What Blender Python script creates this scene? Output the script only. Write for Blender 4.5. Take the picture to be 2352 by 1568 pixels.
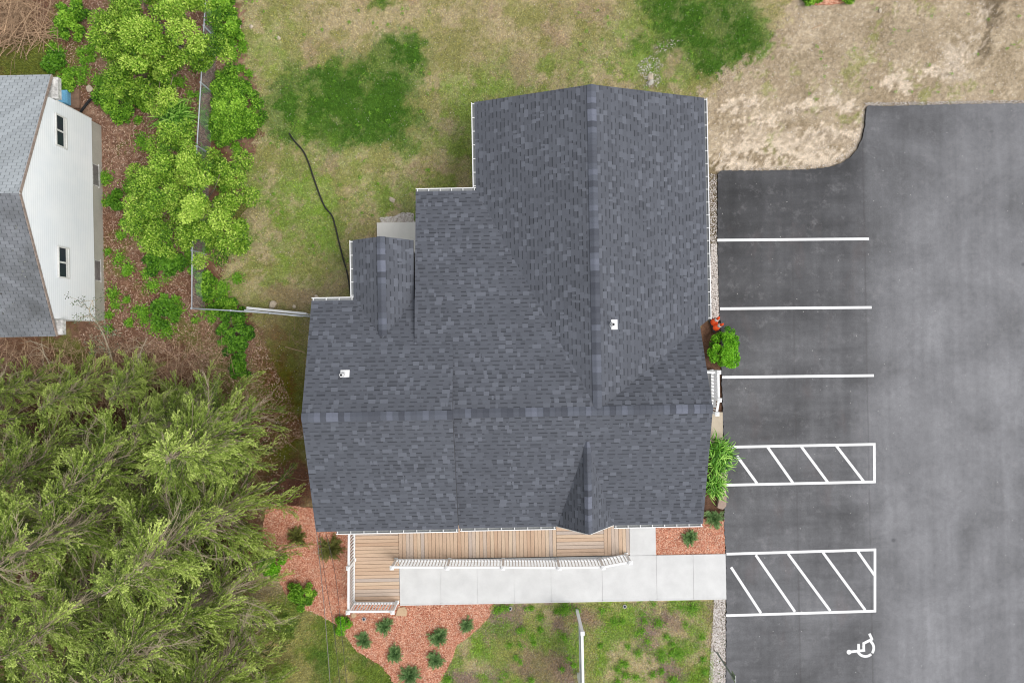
import bpy, bmesh, math, random
import numpy as np
from mathutils import Vector, Matrix

# ------------------------------------------------------------------ camera, world, sun, exposure
for o in list(bpy.data.objects): bpy.data.objects.remove(o)
scene = bpy.context.scene
COL = scene.collection
H = 27.4
TH = math.radians(1.1)
cam_d = bpy.data.cameras.new('camera'); cam = bpy.data.objects.new('camera', cam_d); COL.objects.link(cam)
cam.location = (0, 0, H); cam.rotation_euler = (0, 0, -TH)
cam_d.sensor_width = 36; cam_d.lens = 24.0; cam_d.clip_end = 2000; cam_d.clip_start = 0.1
scene.camera = cam
SUN_EL = math.radians(58); SUN_AZ = math.radians(-25)      # azimuth measured from +X (east), negative = towards south
w = bpy.data.worlds.new('World'); scene.world = w; w.use_nodes = True
nt = w.node_tree; nt.nodes.clear()
sky = nt.nodes.new('ShaderNodeTexSky'); sky.sky_type = 'NISHITA'; sky.sun_disc = False
sky.sun_elevation = SUN_EL; sky.sun_rotation = math.pi/2 - SUN_AZ
hs = nt.nodes.new('ShaderNodeHueSaturation'); hs.inputs['Saturation'].default_value = 0.15
bg = nt.nodes.new('ShaderNodeBackground'); bg.inputs['Strength'].default_value = 0.15
wo = nt.nodes.new('ShaderNodeOutputWorld')
nt.links.new(sky.outputs[0], hs.inputs['Color']); nt.links.new(hs.outputs[0], bg.inputs['Color']); nt.links.new(bg.outputs[0], wo.inputs[0])
sd = bpy.data.lights.new('sun', 'SUN'); sd.energy = 1.4; sd.angle = math.radians(30); sd.color = (1, 0.965, 0.92)
sun = bpy.data.objects.new('sun', sd); COL.objects.link(sun)
sdir = Vector((math.cos(SUN_EL)*math.cos(SUN_AZ), math.cos(SUN_EL)*math.sin(SUN_AZ), math.sin(SUN_EL)))
sun.rotation_euler = sdir.to_track_quat('Z', 'Y').to_euler()
vs = scene.view_settings; vs.view_transform = 'Standard'; vs.look = 'None'; vs.gamma = 1; vs.use_curve_mapping = False
vs.exposure = 0.54
scene.cycles.filter_width = 1.1
EF = 1.25                      # display linear value of a white surface lying flat

# ------------------------------------------------------------------ helpers
random.seed(7); rng = np.random.default_rng(7)
CT, ST = math.cos(TH), math.sin(TH)
def P(dx, dy, z=0.0):
    """point measured on the photograph (overview pixels) at a known height -> place in the world (metres)"""
    k = (1 - z/H)/57.25; x = (dx-1176)*k; y = -(dy-784)*k
    return Vector((x*CT + y*ST, -x*ST + y*CT, z))
def lin(v):
    v /= 255.0
    return v/12.92 if v <= .04045 else ((v+.055)/1.055)**2.4
def S(r, g, b, a=1.0):
    """colour read as seen under this light -> base colour"""
    return (min(lin(r)/EF, .85), min(lin(g)/EF, .85), min(lin(b)/EF, .85), 1)
def newmat(name, color=(.5,.5,.5,1), rough=.8, metal=0):
    m = bpy.data.materials.new(name); m.use_nodes = True
    b = m.node_tree.nodes['Principled BSDF']
    b.inputs['Base Color'].default_value = color; b.inputs['Roughness'].default_value = rough
    b.inputs['Metallic'].default_value = metal; b.inputs['Specular IOR Level'].default_value = 0.3
    return m
class N:
    """small node builder"""
    def __init__(s, m): s.m = m; s.t = m.node_tree; s.b = s.t.nodes['Principled BSDF']
    def new(s, t, **k):
        n = s.t.nodes.new(t)
        for a, v in k.items(): setattr(n, a, v)
        return n
    def ln(s, a, b): s.t.links.new(a, b)
    def setin(s, sock, v):
        if hasattr(v, 'is_linked') or isinstance(v, bpy.types.NodeSocket): s.ln(v, sock)
        else: sock.default_value = v
    def math(s, op, a, b=0.0, c=None):
        n = s.new('ShaderNodeMath', operation=op); s.setin(n.inputs[0], a); s.setin(n.inputs[1], b)
        if c is not None: s.setin(n.inputs[2], c)
        return n.outputs[0]
    def obj(s, scale=(1,1,1), rot=(0,0,0)):
        tc = s.new('ShaderNodeTexCoord'); mp = s.new('ShaderNodeMapping'); s.ln(tc.outputs['Object'], mp.inputs[0])
        mp.inputs['Scale'].default_value = scale; mp.inputs['Rotation'].default_value = rot
        return mp.outputs[0]
    def noise(s, vec, scale, detail=3, rough=.6, dist=0):
        n = s.new('ShaderNodeTexNoise'); s.ln(vec, n.inputs['Vector']); n.inputs['Scale'].default_value = scale
        n.inputs['Detail'].default_value = detail; n.inputs['Roughness'].default_value = rough; n.inputs['Distortion'].default_value = dist
        return n.outputs[0]
    def ramp(s, f, stops, interp='LINEAR'):
        r = s.new('ShaderNodeValToRGB'); s.ln(f, r.inputs[0]); cr = r.color_ramp; cr.interpolation = interp
        while len(cr.elements) > 1: cr.elements.remove(cr.elements[-1])
        for i, (p, c) in enumerate(stops):
            if not isinstance(c, (tuple, list)): c = (c, c, c, 1)
            e = cr.elements[0] if i == 0 else cr.elements.new(p)
            e.position = p; e.color = c
        return r.outputs[0]
    def rng(s, f, a, b, c, d):
        n = s.new('ShaderNodeMapRange'); s.setin(n.inputs[0], f)
        for i, v in enumerate((a, b, c, d)): n.inputs[i+1].default_value = v
        return n.outputs[0]
    def mix(s, f, a, b, mode='MIX'):
        n = s.new('ShaderNodeMix', data_type='RGBA', blend_type=mode); s.setin(n.inputs[0], f); s.setin(n.inputs[6], a); s.setin(n.inputs[7], b)
        return n.outputs[2]
    def scale(s, col, f):
        n = s.new('ShaderNodeVectorMath', operation='SCALE'); s.setin(n.inputs[0], col); s.setin(n.inputs[3], f)
        return n.outputs[0]
    def bump(s, h, strength=.3, dist=.01):
        n = s.new('ShaderNodeBump'); n.inputs['Strength'].default_value = strength; n.inputs['Distance'].default_value = dist
        s.ln(h, n.inputs['Height']); s.ln(n.outputs[0], s.b.inputs['Normal'])
    def color(s, c): s.ln(c, s.b.inputs['Base Color'])
    def island(s): return s.new('ShaderNodeNewGeometry').outputs['Random Per Island']
    def attr(s, name): return s.new('ShaderNodeAttribute', attribute_name=name)

def grainy(name, col, rough=.8, amt=.15, scale=30, amt2=.1, scale2=3, bump=.2, metal=0, island=0):
    m = newmat(name, col, rough, metal); n = N(m); v = n.obj()
    f = n.math('ADD', n.rng(n.noise(v, scale, 4), .3, .7, 1-amt, 1+amt), n.rng(n.noise(v, scale2, 3), .3, .7, -amt2, amt2))
    if island: f = n.math('MULTIPLY', f, n.rng(n.island(), 0, 1, 1-island, 1+island))
    n.color(n.scale(tuple(col[:3]), f))
    if bump: n.bump(n.noise(v, scale, 4), bump, .01)
    return m

def link(o, parent=None):
    COL.objects.link(o)
    if parent is not None: o.parent = parent
    return o
def tag(o, label=None, cat=None, group=None, kind=None):
    if label: o['label'] = label
    if cat: o['category'] = cat
    if group: o['group'] = group
    if kind: o['kind'] = kind
    return o
def empty(name, loc, rz=0, label=None, cat=None, group=None):
    o = bpy.data.objects.new(name, None); o.location = loc; o.rotation_euler = (0, 0, rz); o.empty_display_size = .2
    link(o); return tag(o, label, cat, group)

class MB:
    """collects shapes and links them as one mesh object"""
    def __init__(s): s.v = []; s.f = []; s.mi = []; s.uv = []
    def add(s, vs, fs, mi=0):
        b = len(s.v); s.v += [tuple(v) for v in vs]
        for f in fs: s.f.append([b+i for i in f]); s.mi.append(mi)
    def box(s, a, b, mi=0, rot=0, piv=None):
        x0, y0, z0 = a; x1, y1, z1 = b
        vs = [(x0,y0,z0),(x1,y0,z0),(x1,y1,z0),(x0,y1,z0),(x0,y0,z1),(x1,y0,z1),(x1,y1,z1),(x0,y1,z1)]
        if rot:
            px, py = piv or ((x0+x1)/2, (y0+y1)/2); c, q = math.cos(rot), math.sin(rot)
            vs = [(px+(x-px)*c-(y-py)*q, py+(x-px)*q+(y-py)*c, z) for x, y, z in vs]
        s.add(vs, [(0,3,2,1),(4,5,6,7),(0,1,5,4),(1,2,6,5),(2,3,7,6),(3,0,4,7)], mi)
    def prism(s, pts, z0, z1, mi=0, side=None):
        n = len(pts); vs = [(p[0], p[1], z0) for p in pts] + [(p[0], p[1], z1) for p in pts]
        s.add(vs, [tuple(range(n-1, -1, -1)), tuple(range(n, 2*n))], mi)
        s.add(vs, [(i, (i+1) % n, n+(i+1) % n, n+i) for i in range(n)], mi if side is None else side)
    def bar(s, a, b, wd, ht, mi=0):
        """box beam between two points"""
        a = Vector(a); b = Vector(b); d = (b-a).normalized(); up = Vector((0,0,1))
        if abs(d.z) > .95: up = Vector((0,1,0))
        sx = d.cross(up).normalized()*wd/2; sz = sx.cross(d).normalized()*ht/2
        vs = [a-sx-sz, a+sx-sz, a+sx+sz, a-sx+sz, b-sx-sz, b+sx-sz, b+sx+sz, b-sx+sz]
        s.add(vs, [(0,1,2,3),(7,6,5,4),(0,4,5,1),(1,5,6,2),(2,6,7,3),(3,7,4,0)], mi)
    def tube(s, pts, r, n=6, mi=0, cap=True):
        pts = [Vector(p) for p in pts]; rs = r if isinstance(r, (list, tuple)) else [r]*len(pts)
        vs = []; prev = None
        for i, p in enumerate(pts):
            d = (pts[min(i+1, len(pts)-1)] - pts[max(i-1, 0)])
            d = d.normalized() if d.length > 1e-9 else Vector((0,0,1))
            ref = Vector((0,0,1)) if abs(d.z) < .9 else Vector((1,0,0))
            if prev is None: a = d.cross(ref).normalized()
            else: a = (prev - d*prev.dot(d)).normalized()
            prev = a; b = d.cross(a)
            for k in range(n):
                t = 2*math.pi*k/n; vs.append(p + (a*math.cos(t)+b*math.sin(t))*rs[i])
        fs = []
        for i in range(len(pts)-1):
            for k in range(n): fs.append((i*n+k, i*n+(k+1) % n, (i+1)*n+(k+1) % n, (i+1)*n+k))
        if cap: fs += [tuple(range(n-1, -1, -1)), tuple(range((len(pts)-1)*n, len(pts)*n))]
        s.add(vs, fs, mi)
    def lathe(s, prof, c=(0,0,0), n=16, mi=0, tilt=None):
        vs = []
        for r, z in prof:
            for k in range(n):
                t = 2*math.pi*k/n; v = Vector((r*math.cos(t), r*math.sin(t), z))
                if tilt: v = tilt @ v
                vs.append(v + Vector(c))
        m = len(prof)
        fs = [(i*n+k, i*n+(k+1) % n, (i+1)*n+(k+1) % n, (i+1)*n+k) for i in range(m-1) for k in range(n)]
        fs += [tuple(range(n-1, -1, -1)), tuple(range((m-1)*n, m*n))]
        s.add(vs, fs, mi)
    def build(s, name, mats, parent=None, smooth=False, origin=None):
        if not isinstance(mats, (list, tuple)): mats = [mats]
        me = bpy.data.meshes.new(name)
        v = s.v if origin is None else [(a-origin[0], b-origin[1], c-origin[2]) for a, b, c in s.v]
        me.from_pydata(v, [], s.f)
        for m in mats: me.materials.append(m)
        me.polygons.foreach_set('material_index', s.mi)
        if smooth: me.polygons.foreach_set('use_smooth', [True]*len(s.f))
        me.update()
        o = bpy.data.objects.new(name, me); link(o, parent)
        if origin is not None: o.location = origin
        return o

def npmesh(name, V, F, mat, parent=None, tone=None, smooth=False, vcol=None, loc=None):
    """numpy arrays -> mesh; F is (n,3) or (n,4); tone is one number per face"""
    me = bpy.data.meshes.new(name); nf, k = F.shape
    me.vertices.add(len(V)); me.vertices.foreach_set('co', V.astype(np.float32).ravel())
    me.loops.add(nf*k); me.loops.foreach_set('vertex_index', F.astype(np.int32).ravel())
    me.polygons.add(nf); me.polygons.foreach_set('loop_start', np.arange(0, nf*k, k, dtype=np.int32))
    me.polygons.foreach_set('loop_total', np.full(nf, k, dtype=np.int32))
    if smooth: me.polygons.foreach_set('use_smooth', np.ones(nf, dtype=bool))
    me.update(calc_edges=True)
    if tone is not None:
        a = me.attributes.new('tone', 'FLOAT', 'FACE'); a.data.foreach_set('value', tone.astype(np.float32))
    if vcol is not None:
        dom = 'POINT' if len(vcol) == len(V) else 'FACE'
        a = me.attributes.new('tint', 'FLOAT_COLOR', dom)
        c = np.ones((len(vcol), 4), np.float32); c[:, :3] = vcol; a.data.foreach_set('color', c.ravel())
    me.materials.append(mat)
    o = bpy.data.objects.new(name, me); link(o, parent)
    if loc is not None: o.location = loc
    return o

def unit(a): return a/np.maximum(np.linalg.norm(a, axis=-1, keepdims=True), 1e-9)
def leaf_arrays(pos, d, nrm, ln, wd, fold=.15):
    """rhombic leaves: base at pos, pointing along d, facing nrm"""
    n = len(pos); d = unit(d); sd = unit(np.cross(d, nrm)); up = np.cross(sd, d)
    ln = np.broadcast_to(np.asarray(ln, float), (n,))[:, None]; wd = np.broadcast_to(np.asarray(wd, float), (n,))[:, None]
    a = pos; c = pos + d*ln; m = pos + d*ln*.45 + up*ln*fold
    b = m - sd*wd*.5; e = m + sd*wd*.5
    V = np.stack([a, b, c, e], 1).reshape(-1, 3)
    F = np.arange(4*n).reshape(n, 4)
    return V, F

# value noise on world positions
_T = rng.random((256, 256))
def vnoise(x, y, sc, seed=0):
    x = np.asarray(x)*sc + seed*17.3; y = np.asarray(y)*sc + seed*9.1
    xi = np.floor(x).astype(int); yi = np.floor(y).astype(int); fx = x-xi; fy = y-yi
    fx = fx*fx*(3-2*fx); fy = fy*fy*(3-2*fy)
    g = lambda a, b: _T[a % 256, b % 256]
    return (g(xi, yi)*(1-fx)+g(xi+1, yi)*fx)*(1-fy) + (g(xi, yi+1)*(1-fx)+g(xi+1, yi+1)*fx)*fy
def fbm(x, y, sc, oct=4, seed=0, rough=.55):
    t = 0; a = 1; n = 0
    for i in range(oct): t = t + a*vnoise(x, y, sc*2**i, seed+i*3); n += a; a *= rough
    return t/n
def inpoly(x, y, poly):
    r = np.zeros(np.shape(x), bool); n = len(poly); j = n-1
    for i in range(n):
        xi, yi = poly[i][0], poly[i][1]; xj, yj = poly[j][0], poly[j][1]
        c = ((yi > y) != (yj > y)) & (x < (xj-xi)*(y-yi)/((yj-yi) if yj != yi else 1e-9)+xi)
        r ^= c; j = i
    return r
def sstep(a, b, x):
    t = np.clip((x-a)/(b-a), 0, 1); return t*t*(3-2*t)
def PP(lst, z=0): return [P(a, b, z) for a, b in lst]

# ------------------------------------------------------------------ materials
WHITE = grainy('white_vinyl', (.78,.78,.78,1), .45, .03, 20, .03, 2, 0)
WHITE2 = grainy('white_trim', (.68,.68,.66,1), .6, .08, 20, .06, 2, .05)
OLDWHITE = grainy('peeling_white_paint', (.55,.54,.52,1), .8, .35, 9, .25, 3, .3)
CONC = grainy('pale_concrete', (.60,.598,.59,1), .85, .035, 40, .07, 1.6, .1)
CONC2 = grainy('buff_concrete', S(200,186,165), .9, .1, 50, .06, 3, .15)
FOUND = grainy('foundation_concrete', S(190,186,175), .9, .08, 25, .08, 1.5, .15)
ROCK = grainy('pale_rock', S(205,190,170), .9, .15, 25, .12, 5, .4)
STONE = grainy('tan_flat_stone', S(208,178,145), .9, .1, 30, .08, 4, .3)
BLACK = newmat('black_plastic', (.02,.02,.022,1), .5)
BLACKH = newmat('black_hose_rubber', (.022,.021,.02,1), .6)
GALV = grainy('galvanised_steel', (.5,.53,.58,1), .45, .06, 30, .05, 3, 0, .3)
MESHM = newmat('chain_link_wire', (.42,.45,.5,1), .5, .2)
DARKGLASS = newmat('dark_window_glass', (.03,.04,.05,1), .12)
ORANGE = grainy('orange_cone_plastic', (.85,.1,.02,1), .5, .06, 20, .05, 4, 0)
REFL = newmat('white_reflective_collar', (.72,.72,.72,1), .4)
BLUEP = grainy('blue_painted_plastic', S(130,200,240), .5, .1, 20, .08, 5, 0)
BROWNB = grainy('weathered_board', S(150,120,100), .95, .2, 15, .15, 4, .3)
EDGE_SHADE = newmat('asphalt_edge_shade', (.01,.01,.01,1), .7)  # near-black slab sides: shade at the edge drop put into the colour
PAINT = newmat('white_road_paint', rough=.7); _n = N(PAINT); _v = _n.obj()
_w = _n.math('MULTIPLY', _n.rng(_n.noise(_v, 22, 6, .8), .60, .72, 0, .75), _n.rng(_n.noise(_v, 1.1, 4), .35, .7, .3, 1))
_n.color(_n.mix(_w, _n.ramp(_n.noise(_v, 5, 4), [(.3, (.70,.70,.70,1)), (.7, (.84,.84,.84,1))]), (.2,.2,.2,1)))
GREENP = grainy('sign_back_metal', S(150,165,150), .4, .08, 20, .05, 3, 0, .3)
STICK = grainy('bare_branch_wood', S(190,160,130), .9, .15, 15, .15, 2, 0, 0, .35)
BARK = grainy('grey_brown_bark', S(150,138,122), .95, .25, 18, .2, 3, .4)
BARK2 = grainy('pale_branch_bark', S(186,170,146), .95, .2, 18, .2, 3, .2, 0, .25)

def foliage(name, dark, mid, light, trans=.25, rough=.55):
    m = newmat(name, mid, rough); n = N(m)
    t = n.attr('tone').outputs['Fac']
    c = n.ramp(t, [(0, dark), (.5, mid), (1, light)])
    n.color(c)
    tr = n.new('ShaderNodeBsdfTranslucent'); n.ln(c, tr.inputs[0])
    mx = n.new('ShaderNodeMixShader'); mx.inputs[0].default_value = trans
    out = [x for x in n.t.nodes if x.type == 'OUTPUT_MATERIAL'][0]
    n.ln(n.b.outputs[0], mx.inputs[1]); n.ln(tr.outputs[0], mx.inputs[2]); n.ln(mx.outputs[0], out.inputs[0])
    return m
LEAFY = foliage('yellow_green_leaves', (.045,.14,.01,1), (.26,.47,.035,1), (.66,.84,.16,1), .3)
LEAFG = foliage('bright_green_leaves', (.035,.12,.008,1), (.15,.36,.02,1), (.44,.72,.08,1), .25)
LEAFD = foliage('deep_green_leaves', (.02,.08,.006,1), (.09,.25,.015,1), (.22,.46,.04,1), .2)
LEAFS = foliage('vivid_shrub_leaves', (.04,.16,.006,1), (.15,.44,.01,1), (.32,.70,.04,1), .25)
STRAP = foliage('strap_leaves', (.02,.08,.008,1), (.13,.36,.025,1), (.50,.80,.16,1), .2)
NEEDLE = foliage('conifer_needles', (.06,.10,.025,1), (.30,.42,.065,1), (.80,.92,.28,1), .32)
JUNI = foliage('juniper_needles', (.03,.09,.025,1), (.15,.29,.09,1), (.42,.56,.24,1), .2)
JUNB = foliage('bronze_green_needles', (.06,.06,.02,1), (.15,.16,.035,1), (.30,.32,.08,1), .15)

def tinted(name, fine=.42, rough=.95, bump=.4, bsc=40):
    """surface coloured by its own patches of soil and grass, with fine grain"""
    m = newmat(name, rough=rough); n = N(m); v = n.obj()
    c = n.attr('tint').outputs['Color']
    f = n.math('MULTIPLY', n.rng(n.noise(v, 28, 5, .7), .25, .75, 1-fine, 1+fine), n.rng(n.noise(v, 7, 4, .6), .3, .7, 1-fine*.6, 1+fine*.6))
    n.color(n.scale(c, f)); n.bump(n.noise(v, bsc, 5, .7), bump, .03)
    n.b.inputs['Specular IOR Level'].default_value = .1
    return m
GROUNDM = tinted('soil_and_turf')
BLADE = newmat('grass_blades', rough=.7); _n = N(BLADE); _n.color(_n.attr('tint').outputs['Color']); _n.b.inputs['Specular IOR Level'].default_value = .1

# mulch
MULCH = newmat('red_bark_mulch', rough=.95); _n = N(MULCH); _v = _n.obj()
_vo = _n.new('ShaderNodeTexVoronoi'); _vo.inputs['Scale'].default_value = 34; _n.ln(_v, _vo.inputs['Vector'])
_sp = _n.new('ShaderNodeSeparateColor'); _n.ln(_vo.outputs['Color'], _sp.inputs[0])
_n.color(_n.scale(_n.ramp(_sp.outputs[0], [(0, S(172,100,74)), (.5, S(222,150,120)), (1, S(250,206,176))]), _n.rng(_n.noise(_v, 1.6, 4), .3, .7, .8, 1.15)))
_n.bump(_sp.outputs[1], .5, .02)
CHIP = newmat('mulch_chips', rough=.9); _n = N(CHIP)
_n.color(_n.ramp(_n.attr('tone').outputs['Fac'], [(0, S(170,96,72)), (.5, S(230,158,128)), (.85, S(250,204,174)), (1, S(255,235,215))]))
GRAVELM = newmat('gravel_stones', rough=.9); _n = N(GRAVELM)
_n.color(_n.ramp(_n.attr('tone').outputs['Fac'], [(0, S(150,135,125)), (.3, S(215,204,196)), (.75, S(242,234,226)), (1, S(255,252,250))]))
LITTER = newmat('dry_litter', rough=.95); _n = N(LITTER)
_n.color(_n.ramp(_n.attr('tone').outputs['Fac'], [(0, S(104,70,56)), (.45, S(168,124,102)), (.8, S(222,186,160)), (1, S(250,226,204))]))

# shingles: UV in metres (u along the eave, v up the slope)
def shingle(name, base, row=.145, tab=.2, light=1.34, dark=.84, dash=.52, big=False, stain=0):
    m = newmat(name, base, .92); n = N(m); n.b.inputs['Specular IOR Level'].default_value = .25
    uv = n.new('ShaderNodeUVMap'); sp = n.new('ShaderNodeSeparateXYZ'); n.ln(uv.outputs[0], sp.inputs[0])
    u, v = sp.outputs[0], sp.outputs[1]
    vr = n.math('DIVIDE', v, row); r = n.math('FLOOR', vr); fr = n.math('FRACT', vr)
    W = n.math('ADD', n.math('DIVIDE', u, tab), n.math('MULTIPLY', r, 13.371 if not big else .5))
    vo = n.new('ShaderNodeTexVoronoi', voronoi_dimensions='1D'); vo.inputs['Scale'].default_value = 1
    vo.inputs['Randomness'].default_value = .65 if not big else .12
    n.ln(W, vo.inputs['W'])
    sc = n.new('ShaderNodeSeparateColor'); n.ln(vo.outputs['Color'], sc.inputs[0])
    if not big:
        rn = n.new('ShaderNodeTexWhiteNoise', noise_dimensions='1D'); n.ln(r, rn.inputs['W'])
        u2 = n.math('ADD', n.math('DIVIDE', u, tab), n.math('MULTIPLY', rn.outputs[0], 40.0))
        cv = n.new('ShaderNodeCombineXYZ'); n.ln(n.math('MULTIPLY', u2, .9), cv.inputs[0]); n.ln(n.math('MULTIPLY', r, 7.31), cv.inputs[1])
        W2 = n.math('ADD', u2, n.rng(n.noise(cv.outputs[0], 1.0, 1), .25, .75, -.62, .62))
        ci = n.math('FLOOR', W2); par = n.math('FLOORED_MODULO', ci, 2.0)
        cw = n.new('ShaderNodeCombineXYZ'); n.ln(ci, cw.inputs[0]); n.ln(r, cw.inputs[1])
        wn = n.new('ShaderNodeTexWhiteNoise', noise_dimensions='2D'); n.ln(cw.outputs[0], wn.inputs['Vector'])
        sc = n.new('ShaderNodeSeparateColor'); n.ln(wn.outputs['Color'], sc.inputs[0])
        tt = n.ramp(sc.outputs[0], [(0, .96), (.25, 1.02), (.5, 1.08), (.70, 1.2), (.84, light)], 'CONSTANT')
        tr_ = n.ramp(sc.outputs[0], [(0, dark), (.14, .94), (.45, 1.0), (.8, 1.06)], 'CONSTANT')
        tone = n.math('ADD', n.math('MULTIPLY', tt, n.math('SUBTRACT', 1.0, par)), n.math('MULTIPLY', tr_, par))
        ds = n.math('MULTIPLY', n.math('GREATER_THAN', fr, .72), par)
        k = n.math('SUBTRACT', 1.0, n.math('MULTIPLY', ds, n.rng(sc.outputs[1], 0, 1, (1-dash)*.6, (1-dash)*1.1)))
    elif False:
        tone = n.ramp(sc.outputs[0], [(0, dark), (.09, .95), (.3, 1.0), (.5, 1.03), (.68, .97), (.78, 1.16), (.90, light)], 'CONSTANT')
        ds = n.math('MULTIPLY', n.math('GREATER_THAN', fr, .74), n.math('GREATER_THAN', sc.outputs[1], .42))
        ds = n.math('MULTIPLY', ds, n.math('LESS_THAN', sc.outputs[0], .72))
        k = n.math('SUBTRACT', 1.0, n.math('MULTIPLY', ds, 1-dash))
    else:
        tone = n.rng(sc.outputs[0], 0, 1, .9, 1.1)
        ve = n.new('ShaderNodeTexVoronoi', voronoi_dimensions='1D', feature='DISTANCE_TO_EDGE'); ve.inputs['Scale'].default_value = 1
        ve.inputs['Randomness'].default_value = .12; n.ln(W, ve.inputs['W'])
        k = n.rng(ve.outputs['Distance'], .02, .075, .5, 1)
    edge = n.rng(fr, 0, .1 if not big else .12, .93 if not big else .62, 1)
    o = n.obj()
    g = n.rng(n.noise(o, 90, 3, .7), .3, .7, .9, 1.1)
    bigv = n.rng(n.noise(o, .6, 4, .6), .3, .7, .95, 1.06)
    f = n.math('MULTIPLY', n.math('MULTIPLY', tone, k), n.math('MULTIPLY', edge, n.math('MULTIPLY', g, bigv)))
    col = n.scale(tuple(base[:3]), f)
    if stain:
        s1 = n.rng(n.noise(n.obj((1,1,1)), 1.1, 5, .7), .42, .68, 0, stain)
        col = n.mix(s1, col, (.06,.062,.06,1))
        s2 = n.rng(n.noise(n.obj((.8,1.6,1)), 1.6, 5, .7), .6, .78, 0, .4)
        col = n.mix(s2, col, (.42,.43,.45,1))
    n.color(col)
    n.bump(n.math('SUBTRACT', n.math('MULTIPLY', sc.outputs[0], .6), fr), .35, .008)
    return m
SH = shingle('charcoal_architectural_shingles', S(95,98,106))
SHN = shingle('pale_grey_tab_shingles', S(176,182,186), .125, .3, big=True, stain=.12)
SHS = shingle('weathered_dark_tab_shingles', S(134,137,142), .125, .3, big=True, stain=.5)
CAPM = newmat('ridge_cap_shingles', rough=.9); _n = N(CAPM)
_n.color(_n.scale(_n.ramp(_n.island(), [(0, S(78,81,90)), (.3, S(88,91,100)), (.6, S(96,100,110)), (.85, S(106,110,122)), (.96, S(118,122,136))]), _n.rng(_n.noise(_n.obj(), 60, 3), .3, .7, .88, 1.12)))

# asphalt
ASPH = newmat('asphalt', rough=.9); _n = N(ASPH); _v = _n.obj()
_x = _n.new('ShaderNodeSeparateXYZ'); _n.ln(_v, _x.inputs[0])
_col = _n.ramp(_n.noise(_v, .33, 6, .62, .4), [(.28, S(104,104,106)), (.5, S(124,124,127)), (.72, S(142,142,145))])
_band = _n.noise(_n.obj((2.2,.09,1)), 1.0, 3, .6)
_inst = _n.rng(_n.math('ADD', _x.outputs[0], _n.math('MULTIPLY', _n.noise(_v, .8, 3), .55)), 13.7, 15.2, 1, 0)
_nw = _n.rng(_n.math('ADD', _x.outputs[0], _n.math('MULTIPLY', _x.outputs[1], -.85)), 2, 17, .42, 1.06)
_f = _n.math('MULTIPLY', _n.math('MULTIPLY', _n.rng(_band, .3, .7, .88, 1.1), _n.rng(_inst, 0, 1, 1.08, .75)), _nw)
_bay = _n.rng(_n.noise(_n.obj((.12,1.1,1)), 1.0, 4, .65), .35, .65, .80, 1.12); _f = _n.math('MULTIPLY', _f, _n.math('ADD', _n.math('MULTIPLY', _bay, _inst), _n.math('SUBTRACT', 1.0, _inst)))
_f = _n.math('MULTIPLY', _f, _n.math('MULTIPLY', _n.rng(_n.noise(_v, 22, 6, .85), .3, .7, .78, 1.2), _n.rng(_n.noise(_v, 4.5, 6, .75), .3, .7, .88, 1.12)))
_col = _n.scale(_col, _f)
_st = _n.rng(_n.noise(_n.obj((1,1,1), (0,0,.5)), 1.7, 8, .8, .12), .54, .77, 0, .5)
_col = _n.mix(_st, _col, S(160,158,160))
_rd = _n.rng(_n.noise(_n.obj((1,.45,1)), .9, 4, .6), .58, .75, 0, .3)
_col = _n.mix(_n.math('MULTIPLY', _rd, _inst), _col, S(112,98,96))
_vo = _n.new('ShaderNodeTexVoronoi'); _vo.inputs['Scale'].default_value = 3.4; _n.ln(_v, _vo.inputs['Vector'])
_spc = _n.new('ShaderNodeSeparateColor'); _n.ln(_vo.outputs['Color'], _spc.inputs[0])
_dot = _n.math('MULTIPLY', _n.math('LESS_THAN', _vo.outputs['Distance'], .055), _n.math('GREATER_THAN', _spc.outputs[0], .6))
_col = _n.mix(_n.math('MULTIPLY', _dot, .8), _col, S(205,203,200))
_vo2 = _n.new('ShaderNodeTexVoronoi'); _vo2.inputs['Scale'].default_value = .62; _n.ln(_n.obj((1,1.3,1), (0,0,.7)), _vo2.inputs['Vector'])
_sp2 = _n.new('ShaderNodeSeparateColor'); _n.ln(_vo2.outputs['Color'], _sp2.inputs[0])
_dk = _n.math('MULTIPLY', _n.rng(_vo2.outputs['Distance'], .03, .085, .5, 0), _n.math('MULTIPLY', _n.math('GREATER_THAN', _sp2.outputs[1], .55), _n.rng(_inst, 0, 1, 1, .2)))
_col = _n.mix(_dk, _col, S(70,70,74))
for _sx in (14.2, 11.3):
    _d = _n.math('ABSOLUTE', _n.math('SUBTRACT', _n.math('ADD', _x.outputs[0], _n.math('MULTIPLY', _n.noise(_v, 1.5, 3), .05)), _sx+.025))
    _col = _n.mix(_n.math('MULTIPLY', _n.rng(_d, .01, .05, .3, 0), _n.rng(_n.noise(_v, .7, 3), .35, .6, .3, 1)), _col, S(74,70,70))
_n.color(_col); _n.bump(_n.noise(_v, 90, 4, .7), .15, .005)

# deck boards
def wood(name, along):
    m = newmat(name, rough=.7); n = N(m)
    t = n.ramp(n.island(), [(0, S(212,178,150)), (.3, S(226,196,168)), (.55, S(218,188,162)), (.85, S(232,206,178)), (.94, S(216,196,180)), (1, S(202,188,178))])
    sc = (1.2, 14, 1) if along == 'x' else (14, 1.2, 1)
    g = n.noise(n.obj(sc), 3.2, 5, .65, 1.6)
    n.color(n.scale(t, n.rng(g, .3, .75, .82, 1.1))); n.bump(g, .15, .004)
    return m
WOODX = wood('cedar_boards_east_west', 'x'); WOODY = wood('cedar_boards_north_south', 'y')

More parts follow.
